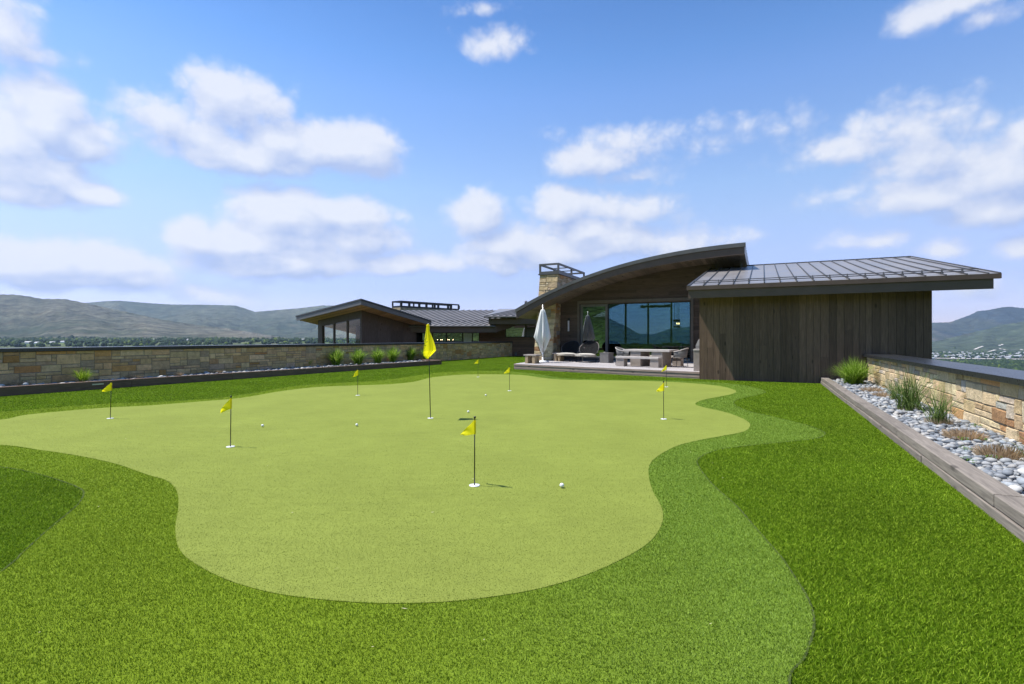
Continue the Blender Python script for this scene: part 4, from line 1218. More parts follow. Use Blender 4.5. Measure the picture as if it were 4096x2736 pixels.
far_window(X_(1535, wy), X_(1918, wy), 0.95, EYE + (1352 - 1330) * wy / F, [X_(p, wy) for p in (1584, 1640, 1730, 1786, 1850, 1890)], M['glass_far'])
far_window(X_(2022, wy), X_(2160, wy), EYE + (1352 - 1349) * wy / F, EYE + (1352 - 1292) * wy / F, [X_(2104, wy)], M['glass_far'])
mb = MB(); yy = Y_W - 0.062
mb.quad((X_(1855, yy), yy, 0.98), (X_(1886, yy), yy, 0.98), (X_(1886, yy), yy, EYE + 18 * yy / F), (X_(1855, yy), yy, EYE + 18 * yy / F)); part('frosted_pane', mb, M['frost'])
for px in (1750, 1763, 1769, 1792, 1797, 1812):
    mb = MB(); yy = Y_W - 0.065; x = X_(px, yy); z = EYE - 7 * yy / F
    mb.lathe([(0.0, -0.025), (0.028, 0.0), (0.0, 0.025)], 8, (x, yy, z)); part('lit_lamp', mb, M['glow_soft'])
# low seamed roof
RX0, RX1, YR = X_(1471, Y_E), X_(1978, Y_E), Y_E + 4.44
LB = (-10.0, YR)
def slab(mb, poly, zfun, th, up=0.0):
    k = len(poly); mb.prism(poly, [zfun(p[0], p[1]) - th for p in poly], [zfun(p[0], p[1]) + up for p in poly])
mb = MB(); slab(mb, [(RX0, Y_E), (RX1, Y_E), (RX1 + 4.02, YR), LB], lambda x, y: zf(y), 0.12)
froof = part('low_roof', mb, M['seam'])
mb = MB(); x = -15.2
while x < RX1 - 0.05:
    ax, ay = x, Y_E
    # clip on the left edge
    s = 0.0
    while s < 6:
        px_, py_ = ax + WX * s, ay + WY * s
        if px_ >= RX0 + (LB[0] - RX0) * (py_ - Y_E) / (YR - Y_E): break
        s += 0.1
    if s < 5.8:
        p0 = (ax + WX * s, ay + WY * s); p1 = (ax + WX * 5.98, ay + WY * 5.98); w = 0.03
        poly = [(p0[0] - w, p0[1]), (p0[0] + w, p0[1]), (p1[0] + w, p1[1]), (p1[0] - w, p1[1])]
        mb.prism(poly, [zf(p[1]) + 0.001 for p in poly], [zf(p[1]) + 0.055 for p in poly])
    x += 0.50
part('rib', mb, M['rib_far'], froof)
mb = MB(); mb.tube([(RX0 - 0.1, Y_E - 0.05, Z_E - 0.06), (RX1 + 0.05, Y_E - 0.05, Z_E - 0.06)], 0.075, 10); part('gutter', mb, M['metal'], froof)
mb = MB(); mb.box((RX0 + 0.05, Y_E + 0.1, Z_E - 0.55), (RX1 - 0.02, Y_E + 0.18, Z_E - 0.13)); part('fascia', mb, M['fascia'], froof)
mb = MB(); poly = [(RX1 + 0.0, Y_E + 0.05), (RX1 + 0.12, Y_E + 0.05), (RX1 + 1.9, Y_E + 2.0), (RX1 + 1.78, Y_E + 2.0)]
mb.prism(poly, [zf(p[1]) - 0.55 for p in poly], [zf(p[1]) - 0.01 for p in poly]); part('verge', mb, M['fascia'], froof)
mb = MB(); slab(mb, [(RX0, Y_E + 0.2), (RX1, Y_E + 0.2), (RX1, Y_W - 0.05), (RX0, Y_W - 0.05)], lambda x, y: Z_E - 0.2, 0.03); part('soffit', mb, M['soffit'], froof)
mb = MB(); yy = Y_E + 0.75; mb.tube([(RX0 - 0.1, yy, zf(yy) + 0.14), (RX1 + 0.4, yy, zf(yy) + 0.14)], 0.022, 6); part('snow_rail', mb, M['rib'], froof)
# upper small roof next to the curved one
Y2, Z2 = 40.4, EYE + 88 * 40.4 / F
ux0, ux1 = X_(1941, Y2), X_(2083, Y2)
zf2 = lambda y: Z2 + 0.24 * (y - Y2)
mb = MB(); slab(mb, [(ux0, Y2), (ux1, Y2), (ux1 + 1.6, Y2 + 3.0), (ux0 + 1.0, Y2 + 3.0)], lambda x, y: zf2(y), 0.12); r2 = part('upper_roof', mb, M['seam'])
mb = MB(); x = ux0 + 0.1
while x < ux1:
    p1 = (x + WX * 3.6, Y2 + WY * 3.6 ); w = 0.03; poly = [(x - w, Y2), (x + w, Y2), (p1[0] + w, p1[1]), (p1[0] - w, p1[1])]
    mb.prism(poly, [zf2(p[1]) + 0.001 for p in poly], [zf2(p[1]) + 0.06 for p in poly]); x += 0.50
part('rib', mb, M['rib_far'], r2)
mb = MB(); mb.tube([(ux0 - 0.1, Y2 - 0.04, Z2 - 0.07), (ux1, Y2 - 0.04, Z2 - 0.07)], 0.075, 10); part('gutter', mb, M['metal'], r2)
mb = MB(); mb.box((ux0 + 0.25, Y2 + 0.4, Z2 - 0.62), (ux1 + 2.2, Y2 + 0.5, Z2 - 0.16)); part('fascia', mb, M['fascia'], r2)
mb = MB(); mb.box((ux0 + 0.3, Y2 + 0.5, Z2 - 0.63), (ux1 + 2.2, Y_W - 0.03, Z2 - 0.6)); part('soffit', mb, M['soffit'], r2)
mb = MB(); xd = X_(1961, Y2); mb.tube([(xd, Y2, Z2 - 0.13), (xd, Y2 + 0.3, Z2 - 0.3), (xd, Y2 + 0.55, 2.62)], 0.045, 8); part('downspout', mb, M['metal'], r2)
mb = MB(); mb.box((X_(2000, Y_W), Y_W - 0.021, 3.005), (4.2, Y_W + 0.2, 3.5)); part('upper_band', mb, M['wood_h'])
# vent pipe
mb = MB(); pv = (X_(2104, 38), 38.0); zv = EYE + (1352 - 1203) * 38 / F
mb.lathe([(0.11, zv - 1.2), (0.11, zv - 0.12), (0.06, zv - 0.12), (0.06, zv - 0.06), (0.16, zv - 0.07), (0.0, zv + 0.02)], 14, (pv[0], pv[1], 0)); part('vent_pipe', mb, M['metal'])
# outlet box on the far wall
mb = MB(); mb.box((0.22, Y_W - 0.10, 0.05), (0.42, Y_W - 0.022, 0.30)); part('meter_box', mb, M['concrete_dark'])

# --- corner pavilion with the tilted roof
C = Vector((-10.5, 36.0)); U = Vector((-0.741, 0.671)); W = Vector((0.671, 0.741))
zpav = lambda a, b: 4.23 - 0.092 * a - 0.217 * b
def pv_(a, b): 
    q = C + U * a + W * b; return (q.x, q.y)
def pslab(mb, ab, d0, d1):
    poly = [pv_(*q) for q in ab]
    mb.prism(poly, [zpav(*q) + d0 for q in ab], [zpav(*q) + d1 for q in ab])
mb = MB(); pslab(mb, [(0.06, 0.06), (0.06, 6.2), (9.74, 6.2), (9.74, 0.06)], -0.30, -0.012); proof = part('tilted_roof', mb, M['fascia'])
mb = MB(); pslab(mb, [(0, 0), (0, 6.2), (0.055, 6.2), (0.055, 0.0)], -0.40, -0.11); pslab(mb, [(0.057, 0), (0.057, 0.055), (9.8, 0.055), (9.8, 0)], -0.40, -0.11); part('fascia', mb, M['metal'], proof)
mb = MB(); pslab(mb, [(-0.05, -0.05), (-0.05, 6.2), (0.05, 6.2), (0.05, -0.05)], -0.107, 0.0); pslab(mb, [(0.052, -0.05), (0.052, 0.05), (9.85, 0.05), (9.85, -0.05)], -0.107, 0.0); part('roof_edge', mb, M['rib'], proof)
mb = MB()
for i in range(48):
    b = 0.08 + i * 0.127
    pslab(mb, [(0.06, b), (0.06, b + 0.12), (9.74, b + 0.12), (9.74, b)], -0.33, -0.302)
def fix_rot(ob, d):
    R = Matrix.Rotation(math.atan2(d[1], d[0]) - PI / 2, 4, 'Z'); ob.data.transform(R.inverted()); ob.matrix_local = R
fix_rot(part('soffit', mb, M['soffit_warm'], proof), U)
KA, KB = 1.6, 1.0
SL = 6.5
def pwall(mb, a0, a1, b0, b1, z0, z1, d=0.0):
    """box in pavilion coordinates, top following the roof when z1 is None"""
    ab = [(a0, b0), (a1, b0), (a1, b1), (a0, b1)]; poly = [pv_(*q) for q in ab]
    mb.prism(poly, [(z0 if z0 is not None else zpav(*q) - 0.9) for q in ab], [(z1 if z1 is not None else zpav(*q) - 0.335 + d) for q in ab])
glass_a = [KA + 0.25, KA + 2.35, KA + 4.45, KA + SL - 0.3]
# compute mullion places from the photograph
def a_of(px, b):
    r_ = (px - CX) / F; q = C + W * b
    return (r_ * q.y - q.x) / (U.x - r_ * U.y)
ga = [a_of(p, KB) for p in (1440, 1386, 1333, 1288, 1272)]
mb = MB()
pwall(mb, KA, ga[0], KB, KB + 0.25, -0.5, None); pwall(mb, ga[3], ga[4], KB, KB + 0.25, -0.5, None)
for i in (1, 2): pwall(mb, ga[i] - 0.08, ga[i] + 0.08, KB + 0.03, KB + 0.16, -0.5, None, -0.5)
for i in range(3): pass
ab = [(ga[0] + .002, KB + 0.01), (ga[3] - .002, KB + 0.01), (ga[3] - .002, KB + 0.2), (ga[0] + .002, KB + 0.2)]; poly = [pv_(*q) for q in ab]
mb.prism(poly, [zpav(*q) - 0.85 for q in ab], [zpav(*q) - 0.335 for q in ab])
pwin = part('corner_window', mb, M['pav'])
mb = MB()
for i in range(3):
    a0, a1 = ga[i] + (0.08 if i else 0), ga[i + 1] - (0.08 if i < 2 else 0)
    mb.quad(*[(pv_(a, KB + 0.1) + (zz,)) for a, zz in ((a0, -0.5), (a1, -0.5), (a1, zpav(a1, KB) - 0.85), (a0, zpav(a0, KB) - 0.85))])
part('pane', mb, M['glass_green'], pwin)
mb = MB(); pwall(mb, KA + 0.03, KA + 0.2, KB + 0.252, 6.0, -0.5, None); o = part('corner_wall', mb, M['pav'])
mb = MB(); bb = KB + 0.254
while bb < 5.9:
    e_ = min(5.95, bb + 1.15); pwall(mb, KA, KA + 0.028, bb, e_ - 0.012, -0.5, 2.05); pwall(mb, KA, KA + 0.028, bb, e_ - 0.012, 2.062, None); bb = e_
part('wall_panel', mb, M['pav'])
# far side of the pavilion: posts and a beam
mb = MB()
for p in (1295, 1345, 1397, 1470): 
    a = a_of(p, 5.2); pwall(mb, a - 0.09, a + 0.09, 5.2, 5.35, -0.5, None, -1.2)
pwall(mb, KA + 0.21, 9.0, 5.2, 5.36, None, None)
part('pavilion_frame', mb, M['trim'])
# long low chimney with a steel cage
C2 = Vector((X_(1602, 47), 47.0)); 
def c2(a, b): 
    q = C2 + U * a + W * b; return (q.x, q.y)
ztc = EYE + 150 * 47 / F; 
mb = MB(); mb.prism([c2(0, 0), c2(0, 7.1), c2(1.3, 7.1), c2(1.3, 0)], 3.4, ztc - 0.62); ch2 = part('long_chimney', mb, simple('tan stone band', (0.36, 0.29, 0.18), 0.9, var=0.35, scale=4))
mb = MB()
def bar(a0, a1, b0, b1, z0, z1): mb.prism([c2(a0, b0), c2(a0, b1), c2(a1, b1), c2(a1, b0)], z0, z1)
zb_ = ztc - 0.618
bar(0, 1.35, 0, 0.08, zb_, zb_ + 0.16); bar(0, 0.08, 0.082, 7.15, zb_, zb_ + 0.16); bar(1.27, 1.35, 0.082, 7.15, zb_, zb_ + 0.16)
bar(0, 1.35, 0, 0.08, ztc - 0.13, ztc); bar(0, 0.08, 0.082, 7.15, ztc - 0.13, ztc); bar(1.27, 1.35, 0.082, 7.15, ztc - 0.13, ztc)
for b in (0.0, 0.9, 2.05, 2.9, 3.9, 4.35, 5.6, 6.0, 7.03):
    bar(0, 0.1, b, b + 0.22, zb_ + 0.161, ztc - 0.131)
for b in (0.0, 2.4, 4.7, 7.03): bar(1.25, 1.35, b, b + 0.12, zb_ + 0.161, ztc - 0.131)
part('chimney_cage', mb, M['frame'], ch2)

# ================================================================== DECK
deck = thing('deck', 'raised grey timber deck with furniture in front of the glazed wall', 'deck')
mb = MB()
e0, e1 = Vector(DECK[0]), Vector(DECK[1]); ed = (e1 - e0).normalized(); en = Vector((-ed.y, ed.x))
if en.y < 0: en = -en
def clip_line(s):
    """interval along ed inside the deck for the line at distance s behind the front edge"""
    xs = []
    for i in range(len(DECK)):
        a, b = Vector(DECK[i]), Vector(DECK[(i + 1) % len(DECK)])
        da, db = (a - e0).dot(en) - s, (b - e0).dot(en) - s
        if (da > 0) != (db > 0):
            q = a + (b - a) * (da / (da - db)); xs.append((q - e0).dot(ed))
    return (min(xs), max(xs)) if len(xs) >= 2 else None
s = 0.0
while s < 8.2:
    a = clip_line(s + 0.004); b = clip_line(s + 0.136)
    if a and b:
        q = [e0 + ed * a[0] + en * (s + .004), e0 + ed * a[1] + en * (s + .004), e0 + ed * b[1] + en * (s + .136), e0 + ed * b[0] + en * (s + .136)]
        mb.prism([tuple(H(*v)[:2]) for v in q], FLOOR - 0.03, FLOOR)
    s += 0.14
dirw = H(ed.x, ed.y); 
def fix_x(ob, d):
    R = Matrix.Rotation(math.atan2(d[1], d[0]), 4, 'Z'); ob.data.transform(R.inverted()); ob.matrix_local = R
fix_x(mb.build('deck_boards', M['deck'], deck), dirw)
mb = MB()
def facing(a, b, z0, z1, out):
    d = (b - a).normalized(); nn = Vector((d.y, -d.x)); 
    q = [a + nn * out, b + nn * out, b + nn * (out - 0.03), a + nn * (out - 0.03)]
    mb.prism([tuple(H(*v)[:2]) for v in q], z0, z1)
facing(e0, e1, 0.185, FLOOR - 0.002, 0.03); facing(e0, e1, 0.05, 0.178, 0.012); facing(e0, e1, -0.05, 0.045, 0.004)
fix_x(mb.build('front_board', M['deck_face'], deck), dirw)
mb = MB(); g0, g1 = Vector(DECK[4]), Vector(DECK[0]); facing(g0, g1, 0.185, FLOOR - 0.002, 0.02); facing(g0, g1, -0.05, 0.178, 0.008); mb.build('side_board', M['deck_face'], deck)
mb = MB(); ins = [(-10.55, 22.6), (-2.1, 20.3), (-2.1, 27.8), (-11.3, 27.8), (-10.85, 24.3)]
mb.prism([tuple(H(*v)[:2]) for v in ins], -0.02, FLOOR - 0.034); mb.build('deck_frame', M['inner'], deck)

ZD = FLOOR
ang_deck = math.atan2(dirw.y, dirw.x)
# --- dining table and benches (local x = long side)
def slab_furniture(name, label, cat, ctr, L, W_, top, th, legs, leg_w, mat_top, mat_leg, rz, group=None):
    o = thing(name, label, cat, ctr, rz, group)
    mb = MB(); mb.box((-L / 2, -W_ / 2, top - th), (L / 2, W_ / 2, top)); mb.build('top_slab', mat_top, o, bevel=0.008)
    for x in legs:
        mb = MB(); mb.box((x - leg_w / 2, -W_ / 2 + 0.04, 0), (x + leg_w / 2, W_ / 2 - 0.04, top - th - 0.002)); mb.build('leg', mat_leg, o, bevel=0.008)
    return o
bl, br = G(2462, 1464.5, ZD), G(2633, 1471.5, ZD)
bc = (bl + br) / 2; rz = math.atan2((br - bl).y, (br - bl).x); Lb = (br - bl).length
ux, uy = math.cos(rz), math.sin(rz); nx, ny = -uy, ux
bench = slab_furniture('concrete_bench', 'pale concrete bench with block legs in front of the dining table', 'bench', (bc.x + nx * 0.2, bc.y + ny * 0.2, ZD), Lb, 0.40, 0.44, 0.09, (-Lb / 2 + 0.2, Lb / 2 - 0.2), 0.38, M['concrete_lit'], M['concrete'], rz, 'concrete benches at the dining table')
tl, tr_ = G(2461, 1403, 0.93), G(2645, 1407, 0.93)
tc = (bc.x + nx * 1.05, bc.y + ny * 1.05, ZD)
tab = slab_furniture('dining_table', 'pale concrete slab dining table on the deck', 'table', (tc[0] + ux * 0.13, tc[1] + uy * 0.13, ZD), 2.2, 0.95, 0.735, 0.09, (-0.5, 0.52), 0.5, M['concrete_lit'], M['concrete'], rz)
b2 = slab_furniture('concrete_bench', 'pale concrete bench half hidden behind the dining table', 'bench', (bc.x + nx * 1.95 + ux * 0.2, bc.y + ny * 1.95 + uy * 0.2, ZD), Lb, 0.40, 0.44, 0.09, (-Lb / 2 + 0.2, Lb / 2 - 0.2), 0.38, M['concrete_lit'], M['concrete'], rz, 'concrete benches at the dining table')

def armchair(label, ctr, rz_):
    """woven dining armchair; local +x is the way the sitter faces"""
    o = thing('dining_armchair', label, 'chair', ctr, rz_, 'woven dining armchairs')
    rail = []; low = []
    for k in range(25):
        a = -2.15 + 4.3 * k / 24             # open at the front (+x)
        b = a + PI
        rx, ry = 0.30, 0.29
        x, y = rx * math.cos(b), ry * math.sin(b)
        hh = 0.66 + 0.15 * (0.5 - 0.5 * math.cos(2 * PI * k / 24)) 
        rail.append(Vector((x * 1.08 - 0.02, y * 1.06, hh))); low.append(Vector((x * 0.92, y * 0.94, 0.43)))
    mb = MB(); mb.tube(rail, 0.02, 8); mb.build('arm_rail', M['concrete_lit'], o, True)
    mb = MB()
    for k in range(24): mb.quad(low[k], low[k + 1], rail[k + 1], rail[k])
    wv = mb.build('woven_back', M['woven'], o, True); s_ = wv.modifiers.new('thick', 'SOLIDIFY'); s_.thickness = 0.012
    mb = MB(); mb.lathe([(0.0, 0.415), (0.27, 0.415), (0.285, 0.43), (0.27, 0.47), (0.0, 0.475)], 24); mb.build('seat', M['woven'], o, True)
    for (x, y) in ((0.22, 0.22), (0.22, -0.22), (-0.22, 0.2), (-0.22, -0.2)):
        mb = MB(); mb.tube([(x, y, 0.43), (x * 1.18, y * 1.12, 0.0)], [0.016, 0.012], 8); mb.build('leg', M['metal'], o, True)
    return o
te0 = Vector((tab.location.x - ux * 1.35, tab.location.y - uy * 1.35, ZD)); te1 = Vector((tab.location.x + ux * 1.35, tab.location.y + uy * 1.35, ZD))
armchair('woven armchair with pale arm rail at the lounge chair end of the dining table', te0, rz)
armchair('woven armchair with its back to the grill at the far end of the dining table', te1, rz + PI)

def lounge(label, px, rz_):
    p = G(px[0], px[1], ZD)
    o = thing('lounge_chair', label, 'lounge chair', (p.x, p.y, ZD), rz_, 'oval lounge chairs on the deck')
    # local +x = facing direction (towards the sitter's feet)
    a_, b_ = 0.50, 0.50
    rim = [Vector((0.10 + 0.56 * math.cos(2 * PI * k / 36), 0.52 * math.sin(2 * PI * k / 36), 0.37 + 0.05 * math.cos(2 * PI * k / 36))) for k in range(37)]
    mb = MB(); mb.tube(rim, 0.026, 8, False); mb.build('seat_rim', M['rope'], o, True)
    rim2 = [Vector((v.x * 1.0, v.y * 0.97, v.z - 0.07)) for v in rim]
    mb = MB(); mb.tube(rim2, 0.016, 8, False); mb.build('lower_rim', M['rope'], o, True)
    mb = MB()
    for k in range(0, 36, 3): mb.tube([rim[k], rim2[k]], 0.010, 6)
    mb.build('rope_tie', M['rope'], o, True)
    mb = MB(); mb.lathe([(0.0, 0.30), (0.46, 0.33), (0.51, 0.365), (0.47, 0.42), (0.3, 0.45), (0.0, 0.46)], 28, (0.10, 0, 0)); mb.build('cushion', M['cushion'], o, True)
    # oval back, leaning away
    cen = Vector((-0.50, 0, 0.70)); upv = Vector((-0.50, 0, 0.87)).normalized()
    mb = MB(); rows, seg = 7, 30; grid = []
    for i in range(rows + 1):
        rr = i / rows
        ring = []
        for k in range(seg):
            an = 2 * PI * k / seg
            q = cen + upv * (0.44 * rr * math.sin(an)) + Vector((0, 0.54 * rr * math.cos(an), 0))
            q = q + Vector((0.16 * (rr * math.cos(an)) ** 2, 0, 0))
            ring.append(q)
        grid.append(ring)
    for i in range(rows):
        for k in range(seg): mb.quad(grid[i][k], grid[i][(k + 1) % seg], grid[i + 1][(k + 1) % seg], grid[i + 1][k])
    bk = mb.build('backrest', M['mesh'], o, True); s_ = bk.modifiers.new('thick', 'SOLIDIFY'); s_.thickness = 0.02
    mb = MB(); mb.tube(grid[-1] + [grid[-1][0]], 0.018, 8, False); mb.build('back_frame', M['metal'], o, True)
    for sy in (-1, 1):
        mb = MB(); mb.tube([(0.42, 0.34 * sy, 0.34), (0.46, 0.36 * sy, 0.02), (-0.36, 0.38 * sy, 0.02), (-0.34, 0.36 * sy, 0.36)], 0.013, 8); mb.build('leg_frame', M['black'], o, True)
    return o
la = -2.15
lounge('oval lounge chair with dark mesh back, the one next to the stone column', (2271, 1445), la)
lounge('oval lounge chair with dark mesh back, the one next to the concrete cube', (2345, 1449), la)

def stool(label, px, rz_, w=0.78, d=0.42, h=0.44):
    p = G(px[0], px[1], ZD)
    o = thing('wooden_stool', label, 'stool', (p.x, p.y, ZD), rz_, 'timber block stools')
    mb = MB(); mb.box((-w / 2, -d / 2, h - 0.07), (w / 2, d / 2, h)); mb.build('seat', M['concrete'], o, bevel=0.008)
    for sx in (-1, 1):
        for sy in (-1, 1):
            mb = MB(); x = sx * (w / 2 - 0.17); y = sy * (d / 2 - 0.11)
            mb.box((x - 0.085, y - 0.085, 0), (x + 0.085, y + 0.085, h - 0.072)); mb.build('leg', M['pale_wood'], o, bevel=0.006)
    return o
stool('grey topped timber stool at the front corner of the deck by the parasol', (2129, 1453.5), ang_deck)
stool('grey topped timber stool half hidden behind the lounge chair by the column', (2236, 1444), ang_deck, 0.6)
q = G(2423, 1452, ZD)
o = thing('concrete_cube', 'dark concrete cube table by the sliding glass door', 'side table', (q.x + 0.1, q.y + 0.3, ZD), ang_deck)
mb = MB(); mb.box((-0.25, -0.25, 0.0), (0.25, 0.25, 0.46)); mb.build('block', M['concrete_dark'], o, bevel=0.012)
mb = MB(); mb.box((-0.26, -0.26, 0.462), (0.26, 0.26, 0.50)); mb.build('top', M['concrete_dark'], o, bevel=0.008)

# --- parasol
q = G(2171, 1450, ZD)
um = thing('parasol', 'furled white parasol on a round white base at the deck corner', 'parasol', (q.x, q.y, ZD))
mb = MB(); mb.lathe([(0.0, 0.0), (0.30, 0.0), (0.32, 0.03), (0.31, 0.07), (0.12, 0.10), (0.04, 0.11), (0.04, 0.26), (0.0, 0.26)], 28); mb.build('base', M['white'], um, True)
mb = MB(); mb.tube([(0, 0, 0.1), (0, 0, 2.93)], 0.024, 12); mb.build('pole', M['pole'], um, True)
mb = MB(); mb.lathe([(0.0, 0.36), (0.045, 0.36), (0.045, 0.50), (0.0, 0.50)], 12); mb.build('crank', M['pole'], um, True)
prof = [(0.07, 2.68), (0.10, 2.64), (0.16, 2.35), (0.24, 1.95), (0.31, 1.55), (0.36, 1.28), (0.27, 1.05), (0.17, 0.85), (0.09, 0.74)]
def wob(an, i):
    k = min(1, i / 3)
    return 1 + k * (0.21 * math.sin(an * 8 + i * 0.25) + 0.10 * math.sin(an * 3 + 1.3 + i * 0.4))
mb = MB(); mb.lathe([(0.0, 2.70)] + prof, 72, (0, 0, 0), wob)
hem = mb
cv = hem.build('canopy', M['canvas'], um, True)
for v in cv.data.vertices:      # ragged hem: valances fall to different heights
    if v.co.z < 1.35:
        an = math.atan2(v.co.y, v.co.x); k = (1.35 - v.co.z) / 0.6
        v.co.z += k * 0.22 * math.sin(an * 4 + 0.6) + k * 0.08 * math.sin(an * 9)
s_ = cv.modifiers.new('thick', 'SOLIDIFY'); s_.thickness = 0.004

# --- grill counter and covered grill
q = HT(G(2774, 1484, ZD)); 
gc = thing('grill_counter', 'pale concrete grill counter squeezed against the board-clad wing', 'counter')
mb = MB(); t0, n0 = q[0], q[1]
mb.box((t0, n0, ZD), (GT0 - 0.03, n0 + 2.4, ZD + 0.76), hb); mb.build('counter_body', M['concrete'], gc, bevel=0.008)
mb = MB(); mb.box((t0 - 0.012, n0 - 0.012, ZD + 0.762), (GT0 - 0.03, n0 + 2.4, ZD + 0.82), hb); mb.build('counter_top', M['concrete_lit'], gc, bevel=0.006)
gr_ = thing('covered_grill', 'grill under a grey fabric cover on the concrete counter', 'grill')
mb = MB()
A = [(t0 + 0.05, n0 + 0.25), (GT0 - 0.035, n0 + 0.25), (GT0 - 0.035, n0 + 1.5), (t0 + 0.05, n0 + 1.5)]
lev = [(0, ZD + 0.822), (0.0, ZD + 0.95), (0.06, ZD + 1.12), (0.16, ZD + 1.28), (0.22, ZD + 1.33)]
for (s0, z0), (s1, z1) in zip(lev, lev[1:]):
    k0 = [(t + (s0 if i in (0, 3) else 0), n + (s0 if i in (0, 1) else -s0)) for i, (t, n) in enumerate(A)]
    k1 = [(t + (s1 if i in (0, 3) else 0), n + (s1 if i in (0, 1) else -s1)) for i, (t, n) in enumerate(A)]
    for i in range(4): mb.quad(H(*k0[i], z0), H(*k0[(i + 1) % 4], z0), H(*k1[(i + 1) % 4], z1), H(*k1[i], z1))
mb.quad(*[H(*k, lev[-1][1]) for k in k1]); mb.build('cover', M['grey_cloth'], gr_, True)

# --- things seen through the glass
for i, px in enumerate((2698, 2708, 2716)):
    nn = 30.6; t, z = PN(px, 1311, nn); _, zt = PN(px, 1278, nn); q = H(t, nn, 0)
    o = thing('pendant_lamp', ('glass pendant lamp seen through the picture window, the unlit one of three', 'lit glass pendant lamp in the middle of the three behind the picture window', 'lit glass pendant lamp of the three, next to the window jamb')[i], 'pendant lamp', (q.x, q.y, z), 0, 'pendant lamps behind the picture window')
    hh = zt - z
    mb = MB(); mb.tube([(0, 0, hh), (0, 0, zbot(t) - z)], 0.012, 6); mb.build('cord', M['black'], o)
    mb = MB(); mb.lathe([(0.0, hh), (0.075, hh), (0.075, hh - 0.13), (0.0, hh - 0.13)], 16); mb.build('lamp_cap', M['black'], o, True)
    mb = MB(); mb.lathe([(0.0, 0.0), (0.075, 0.0), (0.075, 0.10), (0.0, 0.10)], 16); mb.build('lamp_foot', M['black'], o, True)
    mb = MB()
    for k in range(8): an = k * PI / 4; mb.tube([(0.07 * math.cos(an), 0.07 * math.sin(an), 0.1), (0.07 * math.cos(an), 0.07 * math.sin(an), hh - 0.13)], 0.005, 5)
    mb.build('lamp_cage', M['black'], o)
    mb = MB(); mb.lathe([(0.0, -0.06), (0.03, -0.02), (0.035, 0.02), (0.0, 0.07)], 12, (0, 0, hh * 0.5)); mb.build('bulb', M['glow'] if i else M['frame'], o, True)
nn = 31.5; a = PN(2562, 1227, nn); b = PN(2683, 1226, nn)
o = thing('ceiling_light', 'long dark rough log light hanging behind the top of the picture window', 'ceiling light', H((a[0] + b[0]) / 2, nn, a[1]), math.atan2(DY, DX))
mb = MB(); Lh = (b[0] - a[0]) / 2; r = random.Random(3)
mb.tube([(-Lh + 2 * Lh * k / 16, r.uniform(-.02, .02), r.uniform(-0.02, 0.02)) for k in range(17)], [r.uniform(0.06, 0.10) for _ in range(17)], 10); mb.build('log', M['black'], o)
for x in (-Lh * 0.6, Lh * 0.6):
    mb = MB(); mb.tube([(x, 0, 0.05), (x, 0, 1.3)], 0.008, 6); mb.build('cable', M['black'], o)
t0_, _ = PN(2650, 1400, 30.5); t1_, _ = PN(2722, 1400, 30.5)
o = thing('kitchen_island', 'dark marble kitchen island behind the picture window', 'kitchen island')
mb = MB(); mb.box((t0_, 30.5, ZD), (t1_, 31.3, ZD + 0.92), hb); mb.build('cabinet', M['marble'], o)
mb = MB(); mb.box((t0_ - 0.05, 30.45, ZD + 0.922), (t1_ + 0.05, 31.35, ZD + 0.98), hb); mb.build('worktop', M['marble'], o, bevel=0.006)
sc_ = H(-7.0, 32.8, ZD); o = thing('sofa', 'dark sofa with a rust cushion behind the picture window', 'sofa', sc_, math.atan2(DY, DX))
mb = MB(); mb.box((-1.1, -0.45, 0.08), (1.1, 0.45, 0.42)); mb.build('seat', M['sofa'], o, bevel=0.04)
mb = MB(); mb.box((-1.1, -0.45, 0.422), (1.1, -0.22, 0.82)); mb.build('backrest', M['sofa'], o, bevel=0.05)
mb = MB(); mb.box((-0.45, -0.20, 0.43), (0.0, -0.06, 0.92)); mb.build('cushion', M['rust_cushion'], o, bevel=0.05)

# ================================================================== LAND
def ridge(pts):
    u = np.array([(p[0] - CX) / F for p in pts]); w = np.array([(HY - p[1]) / F for p in pts])
    return lambda U_: np.interp(U_, u, w)
LAYERS = [  # ridge line, ridge distance, foot distance, foot slope (row), colour
    (ridge([(-2500, 1260), (-900, 1200), (-400, 1185), (0, 1177), (60, 1177), (120, 1185), (165, 1194), (260, 1195), (330, 1209), (450, 1235), (560, 1259), (650, 1278), (780, 1298), (900, 1312), (1000, 1328), (1100, 1345), (1200, 1358), (1400, 1366), (2000, 1400)]), 4300, 2600, (0.092, 0.084, 0.062)),
    (ridge([(-2500, 1240), (-900, 1180), (0, 1195), (345, 1211), (420, 1204), (480, 1202), (600, 1212), (680, 1217), (800, 1218), (940, 1221), (980, 1233), (1020, 1247), (1100, 1240), (1190, 1233), (1290, 1221), (1340, 1222), (1450, 1240), (1600, 1262), (1800, 1285), (2200, 1330), (2600, 1380)]), 7600, 4300, (0.072, 0.074, 0.050)),
    (ridge([(1500, 1345), (2000, 1300), (2300, 1300), (2400, 1284), (2440, 1274), (2500, 1303), (2557, 1334), (2614, 1337), (2680, 1314), (2800, 1302), (3200, 1300), (3600, 1296), (3730, 1290), (3800, 1288), (3830, 1277), (3880, 1259), (3912, 1243), (3950, 1240), (4010, 1228), (4040, 1226), (4096, 1232), (4300, 1222), (4800, 1240), (7000, 1280)]), 7700, 5600, (0.055, 0.055, 0.048)),
    (ridge([(2600, 1425), (3000, 1410), (3400, 1392), (3600, 1380), (3730, 1366), (3800, 1352), (3860, 1336), (3950, 1315), (4020, 1297), (4096, 1285), (4300, 1265), (4800, 1250), (7000, 1260)]), 5400, 3700, (0.060, 0.071, 0.042)),
]
ND = 240
